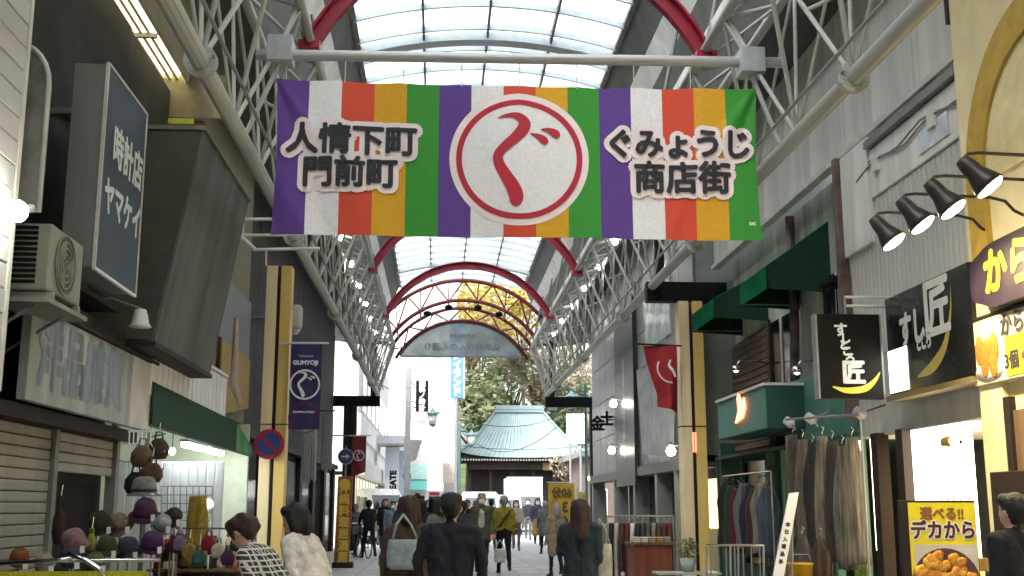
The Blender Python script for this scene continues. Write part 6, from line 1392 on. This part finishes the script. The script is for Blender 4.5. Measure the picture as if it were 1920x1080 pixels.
hat('pinkish beige hat left of the purple one', 226, 985, 10.1, 50, FUR('rose', (.30, .22, .17)), tilt=(-.4, -.7, .8), brim=.95)
hat('dark brown fur hat at the left of the stall', 190, 985, 10.0, 56, FUR('brown', (.055, .038, .022)), tilt=(-.3, -.6, 1), brim=.85)
hat('black hat hanging right of the grey cloche', 322, 972, 10.3, 44, FUR('black', (.03, .028, .026)), tilt=(.7, -.5, .7), brim=.8)
hat('low dark slate hat at the foot of the stall', 240, 1032, 9.8, 52, FUR('slate', (.05, .06, .08)), tilt=(0, -.4, 1))
hat('deep violet beret below the purple hat', 285, 1022, 9.8, 54, FUR('violet', (.08, .03, .11)), tilt=(.2, -.5, 1), brim=.8)
hat('crimson felt hat right of the violet beret', 332, 1022, 10.0, 46, FUR('crimson', (.16, .012, .035)), tilt=(.3, -.4, 1), brim=.9)
hat('dusty pink cap at the left of the display table', 140, 1020, 9.4, 60, FUR('pink', (.30, .17, .18)), tilt=(-.2, -.5, 1), brim=.8)
hat('dark olive hat below the brown fur hat', 200, 1030, 9.6, 50, FUR('olive', (.06, .065, .03)), tilt=(.1, -.3, 1), brim=.85)
def pouch(label, px, py, Y, wpx, hpx, m, sq=.6, cat='bag'):
    c = P(px, py, Y=Y); w_ = wpx * Y / F / 2; h_ = hpx * Y / F; t = thing('hanging_bag', label, cat, c, 'bags hanging at the left stall')
    lathe('bag_body', [(.01, -h_), (w_ * .7, -h_ * .97), (w_, -h_ * .7), (w_ * .95, -h_ * .35), (w_ * .6, -h_ * .1), (w_ * .3, 0)], c, m, t, 18, squash=sq, wob=.06); rod('hook', c + Vector((0, 0, h_ * .28)), c + Vector((0, .03, h_ * .28 + .09)), .005, CHROME, t, 6); tube('handle', [c + Vector((-w_ * .4, 0, -.02)), c + Vector((-w_ * .25, 0, h_ * .3)), c + Vector((w_ * .25, 0, h_ * .3)), c + Vector((w_ * .4, 0, -.02))], .008, m, t, 6)
pouch('furry tan pouch bag hanging highest on the stand', 268, 835, 10.45, 42, 40, FUR('tan', (.20, .12, .07)))
pouch('round dark brown fur bag right of the tan pouch', 298, 822, 10.6, 38, 38, FUR('umber', (.07, .05, .03)))
pouch('reddish brown fur bag below the tan pouch', 286, 868, 10.4, 40, 36, FUR('chestnut', (.13, .06, .035)))
pouch('black bag hanging under the fur bags', 255, 885, 10.5, 40, 40, FUR('jet', (.025, .022, .02)))
pouch('long dark slipper shaped bag before the shutter', 113, 950, 9.6, 24, 66, FUR('dark_slipper', (.05, .025, .02)), .9)
pouch('small lime pouch beside the dark fur hat', 172, 1000, 9.5, 16, 30, FUR('lime', (.30, .36, .04)))
more = [('lilac', (.26, .2, .34)), ('ochre', (.36, .24, .05)), ('teal', (.05, .15, .15)), ('cherry', (.3, .02, .04)), ('cream', (.6, .55, .42)), ('grape', (.1, .03, .12)), ('forest', (.03, .08, .04)), ('peach', (.5, .28, .2))]
for k, (n_, cl_) in enumerate(more): pouch('%s knitted purse hanging in the low row beside the trinket shelf' % n_, 338 + k * 18, 1004 + (k % 3) * 14, 9.9 - .05 * k, 27, 27, FUR('knit_' + n_, cl_), .35)
for k, (n_, cl_) in enumerate((('rust', (.28, .09, .03)), ('oat', (.4, .34, .24)), ('ink blue', (.03, .04, .10)), ('moss green', (.10, .12, .04)))): hat('%s knitted cap heaped at the front of the display table' % n_, 36 + k * 48, 1050 + (k % 2) * 8, 8.6, 46, FUR('cap_' + n_.replace(' ', '_'), cl_), tilt=(.2 * (-1) ** k, -.5, 1), brim=.78)
a, b_ = P(328, 990, Y=9.95), P(480, 992, Y=9.5); pr_ = thing('purse_rail', 'thin chrome rail on two posts holding the row of knitted purses', 'rail', (a.x, a.y, 0)); rod('rail', a, b_, .008, CHROME, pr_); [rod('rail_post', (q.x, q.y, 0), q, .012, CHROME, pr_) for q in (a, b_)]
# scarf and trinkets
def drape(label, px, py0, py1, wpx, Y, m):
    c = P(px, py0, Y=Y); h_ = c.z - P(px, py1, Y=Y).z; w_ = wpx * Y / F; t = thing('draped_scarf', label, 'scarf', c); V = []; Fc = []
    for j in range(13):
        for i in range(28): a = 2 * math.pi * i / 28; v = j / 12; ww = w_ / 2 * (.75 + .25 * v); V.append(c + Vector((ww * math.cos(a) * (1 + .25 * math.sin(4 * a + v)), ww * .45 * math.sin(a) * (1 + .3 * math.sin(5 * a + v * 2)), -h_ * v)))
    for j in range(12):
        for i in range(28): Fc.append((j * 28 + i, j * 28 + (i + 1) % 28, (j + 1) * 28 + (i + 1) % 28, (j + 1) * 28 + i))
    Fc += [tuple(range(28)), tuple(range(12 * 28, 13 * 28))]; mo('cloth', V, Fc, m, t, True); rod('hook', c, c + Vector((0, .02, .08)), .006, CHROME, t, 6)
drape('yellow gold fringed scarf hanging at the right of the hats', 372, 930, 1062, 36, 10.4, FUR('gold', (.38, .25, .03)))
c = P(390, 945, Y=10.6); t = thing('clip_lamp', 'bright little clip lamp above the trinket shelf', 'lamp', c); lathe('head', [(.01, -.03), (.03, -.02), (.042, .02), (.02, .04)], c, glow('clip_lamp_lit', (1, .93, .75), 9), t, 12, axis=(.8, -.5, .3)); rod('stem', c, (c.x, c.y + .05, .85), .008, STEELD, t)
sh = thing('trinket_shelf', 'stepped wooden shelf crowded with trinkets right of the hat stall', 'shelf', (-2.1, 10.5, 0))
for k, (z, y) in enumerate(((.72, 10.1), (.92, 10.35), (1.1, 10.6))): box('shelf_board', (-2.55, y, z), (-1.75, y + .25, z + .025), BRN, sh); box('shelf_riser', (-2.54, y + .22, 0), (-1.76, y + .24, z), BRN, sh)
tc_ = [('ruby', (.30, .02, .04)), ('ivory', (.65, .6, .5)), ('amber', (.5, .24, .03)), ('jade', (.08, .2, .09)), ('plum', (.12, .03, .1)), ('cream', (.6, .52, .36)), ('coral', (.5, .15, .1)), ('pewter', (.25, .25, .26)), ('ebony', (.03, .03, .03)), ('rose', (.45, .22, .25)), ('moss', (.14, .15, .04)), ('sky', (.25, .35, .45))]
row = ['lowest', 'middle', 'top']; posn = ['left end', 'left', 'centre left', 'centre', 'centre right', 'right', 'right end']
i = 0
for k, (z, y) in enumerate(((.745, 10.12), (.945, 10.37), (1.125, 10.62))):
    for q in range(7):
        n_, cl_ = tc_[(i * 5 + k) % 12]; x = -2.48 + q * .112 + random.uniform(-.01, .01); hgt = random.uniform(.08, .17); r = random.uniform(.03, .048)
        t = thing('trinket', '%s coloured trinket at the %s of the %s shelf of trinkets' % (n_, posn[q], row[k]), 'trinket', (x, y + .1, z), 'trinkets on the stepped shelf'); m = mat('trinket_' + n_, cl_, .4, var=.25, scale=20)
        kind = i % 3
        if kind == 0: lathe('pot', [(r * .6, 0), (r, hgt * .35), (r * .8, hgt * .7), (r * .45, hgt * .85), (r * .5, hgt)], (x, y + .1, z), m, t, 12)
        elif kind == 1: lathe('figure_body', [(r * .8, 0), (r * .9, hgt * .3), (r * .5, hgt * .62), (r * .2, hgt * .65)], (x, y + .1, z), m, t, 12); lathe('figure_head', [(.005, 0), (r * .55, r * .3), (r * .6, r * .7), (r * .3, r * 1.15), (.005, r * 1.2)], (x, y + .1, z + hgt * .62), mat('trinket_' + tc_[(i + 5) % 12][0], tc_[(i + 5) % 12][1], .4, var=.25, scale=20), t, 10)
        else: box('gift_box', (x - r, y + .1 - r, z), (x + r, y + .1 + r, z + hgt * .7), m, t, .006); box('ribbon', (x - r * .2, y + .1 - r - .003, z), (x + r * .2, y + .1 + r + .003, z + hgt * .7 + .004), WHITE, t)
        i += 1
# right: racks, pots, furniture at the foot of the frame
rk = thing('clothes_rack', 'dark clothes rack packed with long garments before the tiled store', 'rack', (3.3, 22, 0)); Y = 22.3
a, b_ = P(1138, 968, Y=Y), P(1262, 968, Y=Y); rod('top_rail', a, b_, .018, STEELD, rk)
for q in (a, b_): rod('rack_post', (q.x, Y, 0), q, .018, STEELD, rk); rod('rack_foot', (q.x, Y - .25, .03), (q.x, Y + .25, .03), .018, STEELD, rk)
rc = [('black', (.02, .02, .022)), ('pale grey', (.4, .38, .38)), ('dark brown', (.06, .035, .025)), ('maroon', (.09, .02, .025)), ('white', (.6, .58, .55)), ('navy', (.025, .03, .05)), ('charcoal', (.04, .04, .04)), ('dull teal', (.06, .09, .09)), ('mauve', (.22, .16, .18)), ('umber', (.07, .05, .04)), ('plum', (.08, .03, .05)), ('dark red', (.10, .02, .02))]
for k in range(12):
    x = a.x + .08 + (b_.x - a.x - .16) * k / 11; n_, cl_ = rc[k]
    g_ = garment('%s long garment on the clothes rack, %s along its rail' % (n_, ['first', 'second', 'third', 'fourth', 'fifth', 'sixth', 'seventh', 'eighth', 'ninth', 'tenth', 'eleventh', 'last'][k]), (x, Y - .02, a.z - .13), .34, random.uniform(.9, 1.2), mat('rack_' + n_.replace(' ', '_'), cl_, .9, var=.3, scale=12, bump=.3), d=(.35, 1, 0), thick=.05)
    g_['group'] = 'garments on the clothes rack'
def pot(label, px, py, Y, m=None):
    c = P(px, py, Y=Y); t = thing('potted_plant', label, 'plant', (c.x, Y, c.z)); lathe('pot', [(.09, -.2), (.13, 0), (.12, .0)], c, mat('pot_pale', (.42, .48, .44), .5), t, 16)
    rnd = random.Random(int(px)); V = []; Fc = []
    for k in range(420):
        d = Vector((rnd.gauss(0, 1), rnd.gauss(0, 1), rnd.gauss(0, 1))).normalized() * .17 * rnd.random() ** .4; p = c + Vector((0, 0, .13)) + d; a_ = Vector((rnd.gauss(0, 1), rnd.gauss(0, 1), rnd.gauss(0, 1))).normalized(); b2 = a_.cross(Vector((.3, .2, 1))).normalized(); s = .028; q = len(V); V += [p - a_ * s, p + b2 * s * .5, p + a_ * s, p - b2 * s * .5]; Fc.append((q, q + 1, q + 2, q + 3))
    me = bpy.data.meshes.new('foliage'); me.from_pydata(V, [], Fc); me.materials.append(LG); link(bpy.data.objects.new('foliage', me), t)
    rod('stem', c, c + Vector((0, 0, .12)), .01, BARK, t, 6)
    return c
c = pot('round green potted bush on the glass table by the right pillar', 1290, 1046, 17.2)
t = thing('glass_table', 'small thin legged table holding the potted bush', 'table', (c.x, 17.2, 0)); zt = c.z - .205; box('table_top', (c.x - .5, 16.95, zt - .03), (c.x + .45, 17.5, zt), mat('pale_table', (.42, .45, .42), .3), t, .008)
for dx in (-.46, .41):
    for dy in (-.2, .25): rod('leg', (c.x + dx, 17.2 + dy, 0), (c.x + dx, 17.2 + dy, zt - .03), .014, STEELD, t)
t = thing('wooden_counter', 'low reddish wooden counter with folded goods before the clothes rack', 'counter', (3.3, 20.3, 0)); a, b_ = P(1190, 1020, Y=20.4), P(1262, 1020, Y=20.4)
box('counter_body', (a.x, 20.5, .02), (b_.x, 21.2, a.z - .02), mat('red_wood', (.20, .06, .03), .5, var=.25, streak=True), t); box('counter_top', (a.x - .05, 20.45, a.z - .018), (b_.x + .05, 21.25, a.z + .02), BRN, t)
gl = [('cream', (.6, .55, .42)), ('white', (.68, .66, .62)), ('pale pink', (.5, .36, .34)), ('mustard', (.4, .28, .06)), ('grey', (.3, .3, .3))]
for k in range(5):
    x = a.x + .08 + k * .14; n_, cl_ = gl[k]; t = thing('folded_cloth', '%s folded cloth pile on the reddish counter' % n_, 'cloth', (x, 20.7, a.z + .02), 'folded cloths on the counter')
    for j in range(3): box('fold', (x - .06, 20.6, a.z + .021 + j * .032), (x + .06, 20.85, a.z + .05 + j * .032), mat('fold_' + n_.replace(' ', '_'), cl_, .9, var=.15), t, .012)
for i, (px, Y, lab) in enumerate(((1352, 14.2, 'left of two dark metal chairs beside the green shop posts'), (1398, 13.6, 'right of two dark metal chairs beside the green shop posts'))):
    c = P(px, 1022, Y=Y); t = thing('metal_chair', lab, 'chair', (c.x, Y, 0), 'metal chairs outside the green shop'); x = c.x; zt = c.z
    for dx in (-.2, .2): tube('back_leg', [(x + dx, Y, 0), (x + dx, Y, .45), (x + dx, Y - .06, zt)], .013, STEELD, t); rod('front_leg', (x + dx, Y + .4, 0), (x + dx, Y + .38, .45), .013, STEELD, t)
    for k in range(4): rod('back_bar', (x - .15 + k * .1, Y - .04, .5), (x - .15 + k * .1, Y - .06, zt - .02), .008, STEELD, t, 6)
    rod('top_rail', (x - .2, Y - .06, zt), (x + .2, Y - .06, zt), .014, CHROME, t); box('seat', (x - .21, Y - .02, .45), (x + .21, Y + .4, .48), DBROWN, t, .012)
t = thing('yellow_poster', 'lime and white vertical poster low beside the green post', 'poster', P(1610, 1000, X=4.86)); y0, y1 = P(1622, 1000, X=4.87).y, P(1598, 1000, X=4.87).y
box('poster', (4.87, y0, .5), (4.885, y1, P(1610, 970, X=4.87).z), mat('poster_lime', (.42, .50, .08), .6, var=.5, scale=14), t); box('poster_head', (4.862, y0 + .01, P(1610, 995, X=4.87).z), (4.869, y1 - .01, P(1610, 972, X=4.87).z), WHITE, t)
t = thing('bucket', 'orange yellow bucket standing below the low scarves', 'bucket', P(1500, 1062, Y=12.6)); c = P(1500, 1062, Y=12.6); lathe('bucket_body', [(.10, -.85 * 0 - .25), (.14, .02), (.145, .02), (.145, .04), (.125, .03)], c, mat('bucket_yellow', (.55, .33, .02), .5), t, 18); tube('handle', [c + Vector((.14, 0, .02)), c + Vector((.1, 0, .13)), c + Vector((-.1, 0, .13)), c + Vector((-.14, 0, .02))], .006, STEELD, t, 6)
t2 = thing('crate_stand', 'dark crate stand under the orange bucket', 'stand', (c.x, 12.6, 0)); 
for k in range(5): box('crate_slat', (c.x - .22, 12.38, .03 + k * .11), (c.x + .22, 12.41, .12 + k * .11), BRN, t2)
box('crate_top', (c.x - .23, 12.36, c.z - .28), (c.x + .23, 12.85, c.z - .251), BRN, t2); box('crate_core', (c.x - .2, 12.43, .02), (c.x + .2, 12.8, c.z - .281), DBROWN, t2)
# yellow sale sign seen from behind
Y = 27.5; a, b_ = P(1028, 906, Y=Y), P(1078, 985, Y=Y)
t = thing('sale_banner', 'yellow orange sale banner with reversed digits behind the beige coat', 'banner', ((a.x + b_.x) / 2, Y, 0)); zb = P(1050, 1010, Y=Y).z
V = []; Fc = []
for j in range(11):
    for i in range(9): u, v = i / 8, j / 10; V.append((a.x + (b_.x - a.x) * u, Y + .03 * math.sin(u * 5 + v * 2), zb + (a.z - zb) * v))
for j in range(10):
    for i in range(8): q = j * 9 + i; Fc.append((q, q + 1, q + 10, q + 9))
mo('cloth', V, Fc, mat('sale_yellow', (.62, .42, .05), .8, var=.25, scale=2), t, True); cx = (a.x + b_.x) / 2
DK = mat('sale_ink', (.16, .10, .04), .8)
text('banner_lettering', '60分', .27, (cx, Y - .04, a.z - .24), DK, t, bold=.012, mirror=True, sx=.9)
for k, ch in enumerate('360'): text('banner_digit', ch, .33, (cx + .08, Y - .04, a.z - .58 - .32 * k), DK, t, bold=.016, mirror=True)
rod('banner_pole', (b_.x + .06, Y, 0), (b_.x + .06, Y, a.z + .1), .02, WHITE, t); rod('banner_arm', (a.x - .03, Y, a.z + .02), (b_.x + .06, Y, a.z + .02), .012, WHITE, t)
t = thing('side_notice', 'small yellow notice board right of the sale banner', 'sign', P(1090, 960, Y=30)); a, b_ = P(1080, 922, Y=30), P(1098, 985, Y=30); box('board', (a.x, 30, b_.z), (b_.x, 30.05, a.z), mat('notice_yellow', (.45, .40, .12), .7, var=.3, scale=14), t); rod('post', ((a.x + b_.x) / 2, 30.08, 0), ((a.x + b_.x) / 2, 30.08, a.z), .025, STEELD, t)

# ---- cables, boxes and vents on the upper walls
sr = thing('service_cables', 'bundle of grey service cables and junction boxes along the right upper wall', 'cables', (5.0, 12, 5.4))
for k in range(3): tube('cable', [(5.0 - .02 * k, yc + .1 + i * .3, zf - .42 - .05 * k - .05 * math.sin(i * 1.3 + k)) for i in range(10)], .012, STEELD, sr, 6)
for y in (yc + .6, yc + 2.1): box('junction_box', (4.93, y, zf - .62), (4.99, y + .16, zf - .44), OFFW, sr, .01)
sl2 = thing('wall_vents', 'row of small round vent hoods on the dark left shop wall', 'vents', (-3.7, 10, 5.6))
for y in (8.4, 9.4, 11.6): lathe('vent_hood', [(.11, 0), (.11, .05), (.08, .09), (.01, .1)], (-3.72, y, 5.75), STEELD, sl2, 14, axis=(1, 0, 0))
tube('drain_pipe', [(-3.66, 9.0, 7.1), (-3.66, 9.0, 5.2), (-3.66, 9.05, 3.3)], .045, STEELD, sl2)
for k in range(2): tube('wall_cable', [(-3.69, 7.9 + i * .5, 5.25 - .06 * k - .06 * math.sin(i * 1.7 + k)) for i in range(11)], .012, BLACK, sl2, 6)

dup = [l for l in LABELS if sum(1 for o in sc.objects if o.parent is None and o.get('label') == l) > 1]
if dup: print('REPEATED LABELS:', dup)
